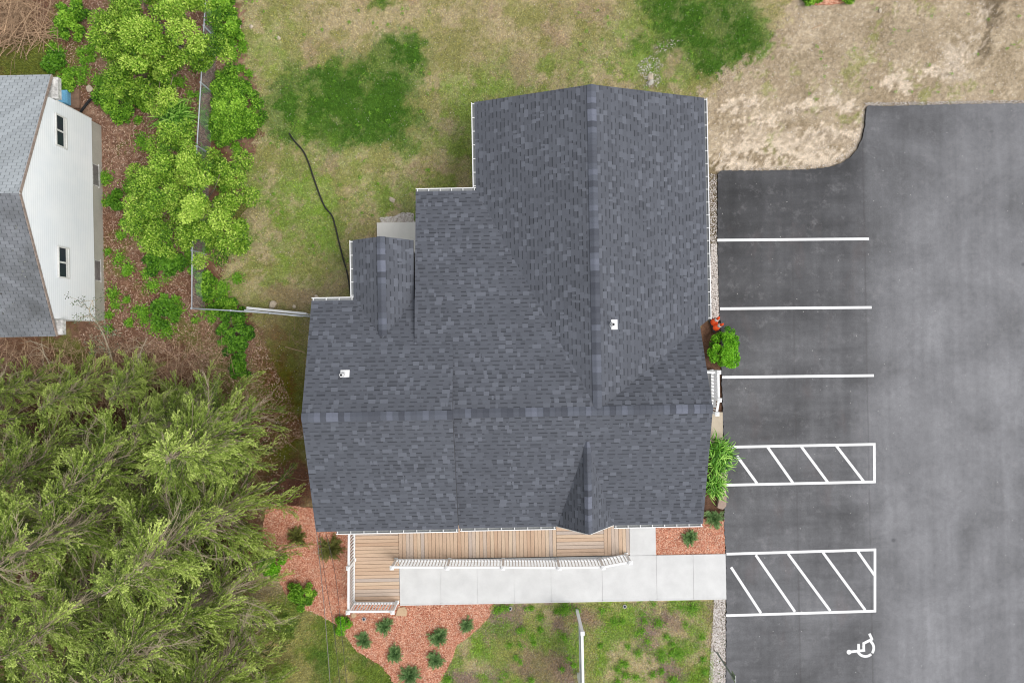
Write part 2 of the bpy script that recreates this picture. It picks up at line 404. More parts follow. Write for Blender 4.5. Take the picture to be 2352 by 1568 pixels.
# ------------------------------------------------------------------ ground
def axis(lo, hi, step, far):
    a = list(np.arange(lo, hi+1e-6, step)); out = []; d = step*2; x = hi
    while x < far: x += d; d *= 1.6; out.append(x)
    inn = []; d = step*2; x = lo
    while x > -far: x -= d; d *= 1.6; inn.append(x)
    return np.array(inn[::-1] + a + out)
gx = axis(-23.5, 22.5, .09, 400); gy = axis(-15.5, 15.5, .09, 400)
LAWN_DIRT = [(1860,-400),(1835,-10),(1775,70),(1745,130),(1690,170),(1655,200),(1625,215),(1600,300),(1600,560),(3200,560),(3200,-400)]
LITTER_E = [(-900,-400),(535,-400),(548,0),(560,120),(588,220),(592,310),(560,420),(545,520),(500,620),(520,690),(585,730),(575,800),(560,900),(540,1050),(600,1200),(560,1330),(520,1500),(500,1900),(-900,1900)]
def dpx(x, y):
    """world ground position -> overview pixels (for laying out the patches)"""
    xr = x*CT - y*ST; yr = x*ST + y*CT
    return xr*57.25+1176, 784-yr*57.25
def blob(X, Y, lst, warp):
    m = np.zeros_like(X)
    for cx, cy, rx, ry, a, s in lst:
        ca, sa = math.cos(math.radians(a)), math.sin(math.radians(a)); dx, dy = X-cx, Y-cy
        d = np.sqrt(((dx*ca+dy*sa)/rx)**2 + ((-dx*sa+dy*ca)/ry)**2)
        m = np.maximum(m, s*(1-sstep(.35, 1.4, d+warp)))
    return m
c3 = lambda r, g, b: np.array(S(r, g, b)[:3])
WASH = [([(1642,378),(1750,379),(1850,384),(1905,374),(1950,352),(1976,318),(1984,262),(1990,246)],11),([(1672,348),(1740,341),(1800,346),(1860,362),(1910,368)],10),([(1795,350),(1835,322),(1862,303),(1898,296)],9),
        ([(1850,352),(1880,330),(1905,338)],12),([(1790,338),(1768,318),(1742,322)],7),([(1808,250),(1860,240),(1915,236),(1962,246)],9),([(1695,270),(1745,276),(1800,280)],6),([(1655,240),(1700,236)],9),([(1712,226),(1745,236)],8),
        ([(1695,300),(1722,330),(1750,342)],5),([(2058,178),(2100,172),(2160,166),(2215,150),(2222,128)],6),([(2035,190),(2070,182),(2095,196)],12),([(2240,120),(2260,96)],6),([(1905,300),(1960,306)],6)]
def wash(X, Y, n):
    m = np.zeros_like(X)
    for pts, wd in WASH:
        d = np.full_like(X, 1e9)
        for (ax, ay), (bx, by) in zip(pts[:-1], pts[1:]):
            L2 = (bx-ax)**2+(by-ay)**2; t = np.clip(((X-ax)*(bx-ax)+(Y-ay)*(by-ay))/L2, 0, 1)
            d = np.minimum(d, np.hypot(X-ax-t*(bx-ax), Y-ay-t*(by-ay)))
        m = np.maximum(m, 1-sstep(wd*.65, wd*1.1, d+(n-.5)*wd*1.3))
    return m
def ground_colour(x, y):
    jx = (vnoise(x, y, 5.1, 71)-.5)*.5 + (vnoise(x, y, 13, 73)-.5)*.34; jy = (vnoise(x, y, 5.3, 77)-.5)*.5 + (vnoise(x, y, 12, 79)-.5)*.34
    x = x+jx; y = y+jy
    X, Y = dpx(x, y)
    n1 = fbm(x, y, .35, 5, 1); n2 = fbm(x, y, 1.1, 5, 5); n3 = fbm(x, y, 3.2, 4, 9); n4 = fbm(x, y, 7, 3, 13); n5 = fbm(x, y, .9, 4, 21)
    L = lambda a, b, t: a*(1-t[..., None]) + b*t[..., None]
    one = np.ones(np.shape(x) + (1,))
    dry = one*c3(184,168,132); olive = one*c3(150,147,92); green = one*c3(126,152,66); lush = one*L(c3(44,92,24), c3(74,122,38), n3) if False else (c3(44,86,18)*(1-n3[...,None]) + c3(86,126,42)*n3[...,None]); pink = one*c3(176,150,128)
    c = L(dry, olive, sstep(.40, .62, n2*.6+n3*.4))
    # more green towards the house and to the south west of the back lawn
    gz = blob(X, Y, [(650,480,190,260,0,.75),(900,430,160,100,0,.6),(1060,330,90,170,0,.6),(1250,170,300,60,-5,.7),(1480,170,140,70,0,.8),(620,150,90,160,0,.35),(1560,60,160,120,0,.7),(1020,420,90,60,0,.6)], (n2-.5)*1.6)
    c = L(c, green, gz*sstep(.36, .62, n3*.6+n5*.4))
    c = L(c, pink, sstep(.60, .74, n5)*.6)
    lz = blob(X, Y, [(815,235,150,95,15,1.3),(700,250,95,75,0,1.0),(905,150,90,60,-35,1.1),(830,195,120,50,-20,1.0),(760,180,80,50,0,.6),(690,180,60,45,0,.5),(900,270,60,70,60,.8),(950,100,40,30,0,.6),(840,310,60,30,0,.6),(930,330,40,22,0,.5),
                       (1600,40,130,90,20,1.05),(1680,80,80,80,0,.95),(1640,140,60,45,-30,.8),(1520,20,60,50,0,.7),(880,0,30,18,0,.8),(1500,110,60,30,0,.4)], (n2-.5)*1.1+(n3-.5)*.9)
    c = L(c, one*c3(104,132,58), sstep(.02, .5, lz*(.5+sstep(.3,.6,n3)))*.75)
    c = L(c, one*c3(128,166,52), sstep(.56,.66,fbm(x,y,1.0,4,91))*gz*.7)
    c = L(c, lush, sstep(.1, .95, np.clip(lz*(.3+1.05*sstep(.3, .55, n3*.5+n2*.5))*(1-.75*sstep(.56, .66, fbm(x, y, 1.5, 4, 95))), 0, 1))*.93)
    # side yard west of the building: thin turf over soil
    sy = blob(X, Y, [(640,960,90,260,0,1.2)], (n2-.5)*.7)
    c = L(c, L(one*c3(128,100,70), one*c3(112,116,52), sstep(.4, .62, n2)), sy)
    so = blob(X, Y, [(665,1120,75,75,0,1.2),(600,1010,50,80,0,.8)], (n2-.5)*.8)
    c = L(c, one*c3(112,82,64), so)
    # south west turf
    sw = (X > 540) & (Y > 1370) & (X < 1010)
    c = np.where(sw[..., None], L(L(one*c3(160,154,98), one*c3(122,142,62), sstep(.42, .6, n2)), one*c3(84,118,44), sstep(.55, .7, n5)*.8), c)
    # south lawn: clover clumps on brown soil
    sl = (X > 1000) & (Y > 1360) & (X < 1665)
    s1 = L(L(one*c3(196,180,142), one*c3(162,166,100), sstep(.42, .60, n2)), one*c3(160,138,126), sstep(.52,.62,n5)*.9)
    s1 = L(s1, L(one*c3(104,150,40), one*c3(142,182,58), n3), sstep(.50, .57, fbm(x, y, 1.25, 5, 33, .7))*.8*(.55+.9*sstep(.35,.6,n4)).clip(0,1))
    s1 = L(s1, one*c3(158,140,112), blob(X, Y, [(1335,1415,50,35,0,1.1),(1240,1530,70,50,0,.8)], (n2-.5)))
    c = np.where(sl[..., None], s1, c)
    # bare soil to the north east
    wob = (n2-.5)*60+(n3-.5)*40
    dm = inpoly(X+wob, Y+wob, LAWN_DIRT)
    dirt = L(one*c3(166,148,122), one*c3(186,168,142), sstep(.35, .65, n2)); dirt = L(dirt, one*c3(204,188,164), sstep(.58,.66,n4)*.5)
    dirt = L(dirt, one*c3(152,136,110), sstep(.52, .7, n5)*.5)
    # washed pale sand, drawn out in the direction the water ran
    ws = fbm(x*.55+y*.25, y*2.2, .9, 4, 41)
    wz = blob(X, Y, [(1800,320,170,75,5,1.0),(1700,370,120,40,0,1),(1900,250,110,25,5,.7),(1950,330,50,60,0,.8),(1700,230,80,60,0,.5)], (n2-.5)*.6)
    dirt = L(dirt, one*c3(226,208,188), wz*sstep(.49, .53, ws)*.35); dirt = L(dirt, one*c3(138,120,96), wz*sstep(.42, .38, ws)*.6)
    dirt = L(dirt, one*c3(212,196,176), sstep(.66, .76, fbm(x, y, .6, 4, 51))*.8)
    wm_ = wash(X, Y, n3); wshade_ = wash(X+4, Y-5, n3)  # the offset copy paints dark shadow lines beside the pale channels
    dirt = L(dirt, one*c3(144,126,102), wshade_*.45); dirt = L(dirt, one*c3(228,210,187), wm_*.85)
    dirt = L(dirt, one*c3(140,150,70), sstep(.68, .74, fbm(x, y, 1.6, 4, 61))*.5)
    dirt = L(dirt, one*c3(120,106,86), blob(X, Y, [(2290,20,18,50,15,1),(2270,90,12,60,20,.9),(2300,0,60,18,0,.8)], (n3-.5)))
    c = np.where(dm[..., None], dirt, c)
    # leaf litter and soil to the west
    wm = inpoly(X+wob*.7, Y+wob*.5, LITTER_E)
    lit = L(one*c3(136,104,86), one*c3(166,134,112), sstep(.45, .65, n3))
    lit = L(lit, one*c3(122,88,66), sstep(.45, .65, n2)*.8)
    lit = L(lit, one*c3(110,126,50), sstep(.58, .7, n5)*.7)
    lit = L(lit, one*c3(112,122,54), blob(X, Y, [(70,150,130,60,0,1)], (n2-.5)))
    c = np.where(wm[..., None], lit, c)
    un = inpoly(X, Y, [(-900,860),(470,880),(560,1000),(600,1200),(560,1400),(560,1900),(-900,1900)])
    c = np.where(un[..., None], L(one*c3(132,98,78), one*c3(106,84,62), sstep(.4,.6,n2)), c)
    # strip between house and parking
    st = (X > 1600) & (X < 1670) & (Y > 380) & (Y < 760)
    c = np.where(st[..., None], L(one*c3(152,140,110), one*c3(120,102,80), n3), c)
    c = np.where(((X > 1560) & (X < 1675) & (Y > 735) & (Y < 1210))[..., None], L(one*c3(98,72,58), one*c3(120,92,74), n3), c)
    far = np.clip(np.maximum(np.abs(x)-22.0, np.abs(y)-14.8)/1.6, 0, 1)*(1-un*0)
    c = L(c*(.86+.28*n4)[..., None], one*np.where((x < -8)[..., None], c3(136,128,86), c3(158,148,104)), far)
    return np.clip(c, .005, .8)
GX, GY = np.meshgrid(gx, gy)
gcol = ground_colour(GX, GY).reshape(-1, 3)
near = (np.abs(GX) < 24) & (np.abs(GY) < 16)
_X, _Y = dpx(GX, GY)
gz_ = np.where(near, -.035*wash(_X, _Y, fbm(GX, GY, 3.2, 4, 9)) + (fbm(GX, GY, .5, 4, 3)-.5)*.05 + (fbm(GX, GY, 4, 3, 8)-.5)*.02, 0) - .03
nx, ny = len(gx), len(gy); idx = np.arange(nx*ny).reshape(ny, nx)
GF = np.stack([idx[:-1, :-1], idx[:-1, 1:], idx[1:, 1:], idx[1:, :-1]], -1).reshape(-1, 4)
g = npmesh('ground', np.stack([GX, GY, gz_], -1).reshape(-1, 3), GF, GROUNDM, vcol=gcol, smooth=True)
tag(g, kind='structure')

ASPH_D = [(1648,402),(1652,395),(1662,392),(1760,392),(1850,390),(1900,385),(1930,376),(1950,364),(1968,344),(1980,318),(1987,285),(1989,250),(1993,243),(2040,245),(2100,243),(2200,240),(2352,238),(2700,236),(2700,1900),(1668,1900),(1667,1568),(1668,1440),(1668,1373),(1667,1276),(1663,1205),(1664,1100),(1662,1000),(1658,900),(1656,780),(1652,700),(1649,600),(1648,520)]
def dense(poly, step, amp, seed=1):
    out = []; r = random.Random(seed)
    for i in range(len(poly)):
        a = Vector(poly[i]); b = Vector(poly[(i+1) % len(poly)]); n = max(1, int((b-a).length/step))
        for k in range(n):
            p = a.lerp(b, k/n)
            if k: p = p + Vector((r.uniform(-amp, amp), r.uniform(-amp, amp), 0))
            out.append(p)
    return out
apoly = dense(PP(ASPH_D), .09, .02)
mb = MB(); mb.prism(apoly[::-1], -.08, .045, 0, 1)
tag(mb.build('parking_lot', [ASPH, EDGE_SHADE]), kind='structure')
AZ = .049

# painted markings
def stripe(mb, a, b, wd=.105, z=AZ):
    a = P(*a); b = P(*b); d = (b-a).normalized(); s = Vector((-d.y, d.x, 0))*wd/2
    mb.add([(a-s).to_tuple()[:2]+(z,), (b-s).to_tuple()[:2]+(z,), (b+s).to_tuple()[:2]+(z,), (a+s).to_tuple()[:2]+(z,)], [(0,1,2,3)])
G_MARK = 'white parking stall lines'
def mark(name, segs, label, group=None):
    mb = MB()
    for i, s in enumerate(segs): stripe(mb, s[0], s[1], z=AZ+.0006*i)
    o = mb.build(name, PAINT); tag(o, label, 'road marking', group)
mark('stall_line', [((1647,552),(1995,549))], 'white stall line on the asphalt nearest the bare soil', G_MARK)
mark('stall_line', [((1653,709),(2001,706))], 'white stall line on the asphalt level with the orange cones', G_MARK)
mark('stall_line', [((1658,866),(2006,862))], 'white stall line starting at the white side stoop railing', G_MARK)
mark('hatched_aisle', [((1672,1026),(2010,1019.5)),((1668,1113),(2010,1105.5)),((2007,1017),(2007.5,1108)),((1692,1046),(1738,1109)),((1761,1024),(1821,1109)),((1839,1024),(1900,1106)),((1919,1022),(1983,1105))],
     'narrow white hatched access aisle beside the strap leaved plants')
mark('hatched_aisle', [((1668,1271),(2011,1261)),((1667,1412),(2011,1401.5)),((2008.5,1258.5),(2008.5,1404)),((1678.5,1301),(1747,1406)),((1735,1273),(1825,1403)),((1809,1270),(1906,1401)),((1889,1267),(1986,1399)),((1969,1265),(2007,1319))],
     'wide white hatched access aisle at the end of the concrete walkway')
# wheelchair symbol
mb = MB(); z = AZ
def cs(x, y): return P(1764+x/4, 1176+y/4)
def sseg(a, b, wd):
    a = cs(*a); b = cs(*b); d = (b-a).normalized(); s = Vector((-d.y, d.x, 0))*wd/2
    global z; z += .0005
    mb.add([(v.x, v.y, z) for v in (a-s, b-s, b+s, a+s)], [(0,1,2,3)])
hd = cs(740,1278); z += .0005
mb.add([(hd.x+.095*math.cos(t*math.pi/10), hd.y+.095*math.sin(t*math.pi/10), z) for t in range(20)], [tuple(range(20))])
sseg((745,1277),(888,1261),.105); sseg((828,1202),(828,1262),.105); sseg((875,1268),(875,1192),.105)
sseg((866,1203),(958,1155),.105); sseg((926,1108),(952,1163),.105)
def arc(a0, a1, c=(890,1240), r=.335, wd=.105):
    global z; z += .0005; cc = cs(*c); n = 16; vs = []
    for i in range(n+1):
        t = math.radians(a0+(a1-a0)*i/n)
        for q in (r-wd/2, r+wd/2): vs.append((cc.x+q*math.cos(t), cc.y+q*math.sin(t), z))
    mb.add(vs, [(2*i, 2*i+1, 2*i+3, 2*i+2) for i in range(n)])
arc(52, -38); arc(-48, -152)
tag(mb.build('wheelchair_symbol', PAINT), 'white painted wheelchair symbol on the asphalt below the wide hatched aisle', 'road marking')

# walkway and slabs (concrete)
WX = [-4.68,-3.05,-1.58,-.11,1.37,3.42,5.6,7.07,8.38]
mb = MB()
for i in range(len(WX)-1):
    a, b = WX[i]+(.013 if i else 0), WX[i+1]-(.013 if i < len(WX)-2 else 0)
    mb.box((a, -10.42, -.06), (b, -8.66, .085))
mb.box((4.56, -8.65, -.06), (5.6, -6.2, .08))
mb.box((-4.66, -10.41, -.06), (8.36, -8.67, .072))
for i in range(0, len(WX)-1): mb.box((WX[i], -10.47, -.06), (WX[i+1]-.002, -10.422, .089))
tag(mb.build('walkway', CONC), kind='structure')
mb = MB(); mb.box((-5.32, 3.3, -.05), (-3.0, 4.85, .08)); tag(mb.build('patio_slab', grainy('light_patio_concrete', (.66,.64,.60,1), .9, .05, 40, .05, 2, .1)), kind='structure')

# mulch beds
def bed(name, pts, z=.02, amp=.03, seed=3, step=.15):
    poly = dense(PP(pts), step, amp, seed); mb = MB(); mb.prism(poly[::-1], -.06, z)
    o = mb.build(name, MULCH); tag(o, kind='structure'); return poly
BED1 = [(612,1162),(650,1158),(725,1168),(760,1190),(815,1205),(815,1300),(812,1385),(925,1378),(1142,1376),(1120,1420),(1085,1455),(1050,1480),(1035,1520),(1005,1575),(990,1700),(960,1700),(905,1568),(880,1530),(850,1512),(815,1490),(795,1460),(770,1432),(740,1415),(700,1398),(660,1368),(640,1330),(628,1290),(600,1240)]
BED2 = [(1500,1192),(1640,1190),(1663,1196),(1663,1205),(1665,1275),(1512,1279),(1505,1279)]
b1 = bed('mulch_bed', BED1); b2 = bed('mulch_bed', BED2, .03, .008)

def scatter_poly(poly, n):
    xs = [p[0] for p in poly]; ys = [p[1] for p in poly]
    x = rng.uniform(min(xs), max(xs), n*3); y = rng.uniform(min(ys), max(ys), n*3)
    k = inpoly(x, y, poly); return x[k][:n], y[k][:n]
def chips(name, polys, counts, mat, ln, wd, z0, label, cat, tilt=.35, tone=None):
    Vs = []; Fs = []; off = 0; T = []
    for poly, n in zip(polys, counts):
        x, y = scatter_poly(poly, n); m = len(x); t = rng.uniform(0, 2*np.pi, m)
        d = np.stack([np.cos(t), np.sin(t), rng.normal(0, tilt, m)], 1); nr = unit(np.stack([rng.normal(0, tilt, m), rng.normal(0, tilt, m), np.ones(m)], 1))
        V, F = leaf_arrays(np.stack([x, y, z0+rng.random(m)*.02], 1), d, nr, rng.uniform(ln*.5, ln*1.4, m), rng.uniform(wd*.6, wd*1.4, m), .05)
        Vs.append(V); Fs.append(F+off); off += len(V); T.append(rng.random(m)**(1.0 if tone is None else tone))
    o = npmesh(name, np.concatenate(Vs), np.concatenate(Fs), mat, tone=np.concatenate(T)); tag(o, label, cat, kind='stuff'); return o
chips('mulch_chips', [b1, b2], [30000, 6500], CHIP, .06, .022, .022, 'loose reddish bark chips covering the planting beds', 'mulch')

def pebbles(name, polys, counts, size, label, mat=GRAVELM, zb=0.0):
    Vs = []; Fs = []; off = 0; T = []
    base = np.array([[0,0,1],[1,0,0],[0,1,0],[-1,0,0],[0,-1,0],[0,0,-1]], float)
    bf = np.array([[0,1,2],[0,2,3],[0,3,4],[0,4,1],[5,2,1],[5,3,2],[5,4,3],[5,1,4]])
    for poly, n in zip(polys, counts):
        x, y = scatter_poly(poly, n); m = len(x)
        r = size*rng.uniform(.5, 1.6, (m, 1, 1)); a = rng.uniform(0, 6.28, m)
        b = base[None]*r*rng.uniform(.6, 1.2, (m, 1, 3)); b[..., 2] *= .6
        ca, sa = np.cos(a)[:, None], np.sin(a)[:, None]
        bx = b[..., 0]*ca - b[..., 1]*sa; by = b[..., 0]*sa + b[..., 1]*ca
        V = np.stack([bx+x[:, None], by+y[:, None], b[..., 2]+zb+size*.3], -1).reshape(-1, 3)
        F = (bf[None]+(np.arange(m)*6)[:, None, None]).reshape(-1, 3)
        Vs.append(V); Fs.append(F+off); off += len(V); T.append(np.repeat(rng.random(m), 8))
    o = npmesh(name, np.concatenate(Vs), np.concatenate(Fs), mat, tone=np.concatenate(T)); tag(o, label, 'gravel', kind='stuff'); return o
pebbles('gravel', [PP([(1634,560),(1647,560),(1654,735),(1626,735)]), PP([(1626,400),(1646,400),(1648,560),(1632,560)])], [4200, 900], .019, 'grey and white gravel strip between the house eave and the asphalt')
pebbles('gravel', [PP([(1640,1376),(1666,1376),(1667,1470),(1666,1640),(1625,1640),(1632,1500),(1636,1450)])], [7500], .02, 'pale crushed stone strip beside the south lawn')
pebbles('gravel', [PP([(872,500),(905,497),(925,488),(950,490),(952,514),(876,514)])], [2200], .02, 'white rubble along the back edge of the patio slab')
pebbles('gravel', [PP([(1462,150),(1478,136),(1496,128),(1512,134),(1524,150),(1514,166),(1522,184),(1508,200),(1476,204),(1480,182),(1466,170)]), PP([(1500,105),(1550,88),(1572,92),(1540,112),(1512,122),(1498,140)])], [520, 90], .02, 'bare stony patch in the lawn behind the roof')
pebbles('scattered_pebbles', [PP([(560,0),(1800,0),(1640,220),(1100,235),(950,440),(800,560),(720,690),(500,640),(600,300)]), PP([(1840,0),(2352,0),(2352,236),(1990,240),(1960,350),(1850,386),(1640,388),(1625,230)]), PP([(560,740),(705,740),(700,1000),(720,1160),(620,1150)]), PP([(1010,1560),(1140,1400),(1630,1385),(1630,1570)])],
        [1700, 3600, 350, 700], .013, 'small pale pebbles scattered over the thin turf and bare soil')

pebbles('edge_crumbs', [PP([(1985,236),(2352,230),(2352,239),(1994,244)]), PP([(1960,352),(1982,300),(1992,244),(1984,243),(1974,300),(1950,345),(1900,376),(1760,384),(1650,388),(1650,396),(1900,389)])], [1500, 1700], .016, 'grey crumbs along the ragged edge of the asphalt', zb=.0)
# leaf litter and fallen sticks
LZ = [P(a, b) for a, b in [(130,0),(540,0),(545,140),(470,330),(445,560),(480,700),(600,760),(700,1000),(560,1080),(450,830),(150,780),(238,740),(235,290),(160,200),(130,100)]]
chips('leaf_litter', [LZ], [34000], LITTER, .12, .017, .0, 'dry brown leaf and twig litter on the ground by the chain link fence', 'leaf litter', .2)
chips('leaf_litter', [[P(-100,800), P(470,800), P(650,1000), P(650,1600), P(-100,1600)]], [14000], LITTER, .12, .014, 0, 'dry needle litter beneath the tall conifers', 'leaf litter', .2)

# grass blades, tinted like the patch they grow from
def grass(name, poly, n, hgt, label, gain=1.32, excl=()):
    x, y = scatter_poly(poly, n)
    for e in excl:
        k = ~inpoly(x, y, e); x, y = x[k], y[k]
    c = ground_colour(x+rng.normal(0, .07, len(x)), y+rng.normal(0, .07, len(x)))
    gi = (c[:, 1]-c[:, 0]*.9)/np.maximum(c[:, 1], .01)
    m = len(x); t = rng.uniform(0, 2*np.pi, m); lean = rng.uniform(.5, 1.3, m)
    d = np.stack([np.cos(t)*lean, np.sin(t)*lean, np.ones(m)], 1)
    h = hgt*rng.uniform(.5, 1.5, m)*(1+.6*np.clip(gi*3, 0, 1)); wv = .007+.006*rng.random(m)
    base = np.stack([x, y, np.full(m, -.02)], 1); tip = base + unit(d)*h[:, None]
    s = np.stack([-np.sin(t), np.cos(t), np.zeros(m)], 1)*wv[:, None]
    V = np.stack([base-s, base+s, tip], 1).reshape(-1, 3); F = np.arange(3*m).reshape(m, 3)
    r = rng.uniform(.5, 1.65, (m, 1)); yl = np.clip(rng.normal(0, .12, (m, 1)), -.2, .3)
    c = np.clip(c*r*gain*np.concatenate([1+yl, 1+yl*.5, 1-yl], 1), .01, .8)
    o = npmesh(name, V, F, BLADE, vcol=c); tag(o, label, 'grass', kind='stuff')
HOLE = [[Vector(p) for p in apoly]]
HPOLY = [(-6.9,-6.4),(6.6,-6.5),(6.6,.4),(6.9,.4),(6.9,8.4),(-.9,8.4),(-.9,5.2),(-3,5.2),(-3,4.85),(-5.3,4.85),(-5.3,1.3),(-6.9,1.3)]
grass('grass', PP([(545,-60),(1850,-60),(1780,80),(1700,170),(1630,230),(1620,400),(1100,800),(720,800),(480,700),(590,300)]), 210000, .05, 'short patchy lawn of dry and green grass behind the building', excl=[HPOLY])
grass('grass', PP([(560,740),(720,740),(712,1160),(610,1160),(580,900)]), 26000, .045, 'thin dull grass on the soil beside the west wall')
grass('grass', PP([(540,1330),(640,1340),(660,1370),(700,1400),(770,1434),(815,1492),(880,1532),(905,1568),(930,1620),(500,1620)]), 45000, .06, 'dull green grass between the conifers and the mulch bed', excl=[b1])
grass('grass', PP([(1145,1392),(1640,1380),(1636,1600),(1000,1600),(1050,1482)]), 90000, .06, 'clumpy bright green grass south of the concrete walkway')
grass('grass', PP([(-60,-60),(150,-60),(150,120),(120,175),(-60,175)]), 20000, .07, 'olive grass at the back of the grey roofed house')

# ------------------------------------------------------------------ the main building
house = empty('house', (0, 0, 0), 0, 'low building with charcoal shingle roof, white gutters and several gables', 'house')
def slab_uv(name, polys, mats, parent, thick=.12):
    """sloping roof planes as thick slabs; each poly = (points, eave direction, eave point)"""
    me = bpy.data.meshes.new(name); bm = bmesh.new(); uvl = bm.loops.layers.uv.new('UVMap')
    for kk, (pts, ed, ep, mi) in enumerate(polys):
        pts = [Vector(p) for p in pts]; nrm = Vector((0,0,0))
        for i in range(len(pts)): nrm += (pts[i]-pts[0]).cross(pts[(i+1) % len(pts)]-pts[0])
        nrm.normalize()
        if nrm.z < 0: pts = pts[::-1]; nrm = -nrm
        e = Vector(ed).normalized(); up = nrm.cross(e)
        if up.z < 0: up = -up
        ep = Vector(ep)
        top = [bm.verts.new(p) for p in pts]; bot = [bm.verts.new(p-Vector((0,0,thick))) for p in pts]
        f = bm.faces.new(top); f.material_index = mi
        for l in f.loops:
            q = l.vert.co-ep; l[uvl].uv = (q.dot(e)+50+7.77*kk, q.dot(up)+20.3+(.145*23*kk if len(mats) < 3 else 0))
        fb = bm.faces.new(bot[::-1]); fb.material_index = 1
        for i in range(len(pts)):
            j = (i+1) % len(pts); ff = bm.faces.new((bot[i], bot[j], top[j], top[i])); ff.material_index = 1
    bm.to_mesh(me); bm.free()
    for m in mats: me.materials.append(m)
    o = bpy.data.objects.new(name, me); link(o, parent); return o
e, r, ea, ra = 2.85, 4.35, 3.3, 4.72
RX, RY = 2.85, -2.4
zc = r-(-.04-RY)*(r-e)/(5.45-RY)         # height of the long north slope above the west wing junction
sN = (ra-ea)/(1.57-RY)
zbr = 3.79; ybr = RY + (ra-zbr)/sN
polys = [
    # north-south block
    ([(-1.19,8.62,e),(-1.19,5.45,e),(RX,RY,r),(RX,8.62,r)], (0,1,0), (-1.19,0,e), 0),
    ([(7.08,8.62,e),(RX,8.62,r),(RX,RY,r),(7.08,.65,e)], (0,1,0), (7.08,0,e), 0),
    # long north slope
    ([(-3.36,5.45,e),(-1.19,5.45,e),(RX,RY,r),(-2.04,RY,r),(-2.04,-.04,zc),(-3.36,-.04,zc)], (1,0,0), (0,5.45,e), 0),
    # east part of the cross gable
    ([(6.74,.65,e+.012),(6.74,RY,r),(RX,RY,r),(6.78,.655,e+.01)], (1,0,0), (0,.65,e), 0),
    ([(6.74,-6.68,e),(-2.04,-6.68,e),(-2.04,RY,r),(6.74,RY,r)], (1,0,0), (0,-6.68,e), 0),
    # west wing
    ([(-7.05,1.57,ea),(-3.42,1.57,ea),(-3.362,1.57,ea),(-3.362,-.04,ra-sN*(-.04-RY)),(-2.03,-.04,ra-sN*(-.04-RY)),(-2.03,RY,ra),(-7.05,RY,ra)], (1,0,0), (0,1.57,ea), 0),
    ([(-7.05,-6.58,ea),(-7.05,RY,ra),(-2.03,RY,ra),(-2.03,-6.58,ea)], (1,0,0), (0,-6.58,ea), 0),
    # small north gable
    ([(-5.56,3.68,ea),(-5.56,1.57,ea),(-4.47,ybr,zbr),(-4.47,3.72,zbr)], (0,1,0), (-5.56,0,ea), 0),
    ([(-3.42,3.64,ea),(-4.47,3.72,zbr),(-4.47,ybr,zbr),(-3.42,1.57,ea)], (0,1,0), (-3.42,0,ea), 0),
    # small porch gable
    ([(1.5,-6.66,e+.008),(2.52,-6.66,3.98),(2.52,-3.46,3.98)], (0,1,0), (1.5,0,e), 0),
    ([(3.5,-6.66,e+.008),(2.52,-3.46,3.98),(2.52,-6.66,3.98)], (0,1,0), (3.5,0,e), 0),
]
EDGE = newmat('shingle_edge', (.09,.09,.1,1), .9)
roof = slab_uv('roof', polys, [SH, EDGE], house)

def ridge(a, b, wd=.155, pitchL=.36, pitchR=.36, step=.2, rise=.02):
    """row of bent cap shingles lapped along a ridge"""
    mb = MB(); a = Vector(a); b = Vector(b); L = (b-a).length; d = (b-a)/L; s = Vector((-d.y, d.x, 0)); n = int(L/step); st = L/n
    for i in range(n):
        p = a+d*(i*st); q = a+d*((i+1)*st+.02); zl = rise+.012; zh = rise+.002
        vs = []
        for (c, zz) in ((p, zh), (q, zl)):
            vs += [c-s*wd+Vector((0,0,zz-wd*pitchR)), c-s*.02+Vector((0,0,zz)), c+s*.02+Vector((0,0,zz)), c+s*wd+Vector((0,0,zz-wd*pitchL))]
        vs2 = [v-Vector((0,0,.008)) for v in vs[4:]]
        mb.add(vs+vs2, [(0,4,5,1),(1,5,6,2),(2,6,7,3),(4,8,9,5),(5,9,10,6),(6,10,11,7)])
    return mb.build('ridge_cap', CAPM, roof)
ridge((RX,8.62,r), (RX,RY+.1,r)); ridge((6.74,RY,r), (-2.02,RY,r)); ridge((-7.05,RY,ra), (-2.03,RY,ra))
ridge((-4.47,3.72,zbr), (-4.47,ybr+.1,zbr), .145, .46, .43); ridge((2.52,-6.66,3.98), (2.52,-3.5,3.98), .13, .9, .9)
def vent(x, y, z, pd, fx):
    mb = MB(); slope = {'n': Vector((0,-.36,0)), 'e': Vector((-.36,0,0))}[pd]
    def zz(px, py): return z + (px-x)*slope.x + (py-y)*slope.y
    # flashing plate, following the slope
    q = [(x-.11,y-.09),(x+.2,y-.09),(x+.2,y+.15),(x-.11,y+.15)] if fx == 0 else [(x-.02,y-.17),(x+.2,y-.17),(x+.2,y+.17),(x-.02,y+.17)]
    vs = [(a, b, zz(a, b)+.015) for a, b in q]+[(a, b, zz(a, b)-.01) for a, b in q]
    mb.add(vs, [(0,1,2,3),(0,4,5,1),(1,5,6,2),(2,6,7,3),(3,7,4,0)])
    mb.lathe([(.1,-.03),(.085,.05),(.06,.09),(.055,.36),(.045,.36),(.045,.1)], (x, y, z), 14)
    mb.lathe([(.066,.075),(.066,.09),(.05,.095)], (x, y, z), 14, 1)
    mb.add([(x+.044*math.cos(t*math.pi/5), y+.044*math.sin(t*math.pi/5), z+.34) for t in range(10)], [tuple(range(10))], 1)
    mb.build('vent_pipe', [WHITE, BLACK], roof)
pv = P(793,859,3.98); vent(pv.x, pv.y, ra-sN*(pv.y-RY), 'n', 0)
pv = P(1407,745,4.3); vent(pv.x, pv.y, r-(pv.x-RX)*(r-e)/4.23, 'e', 1)

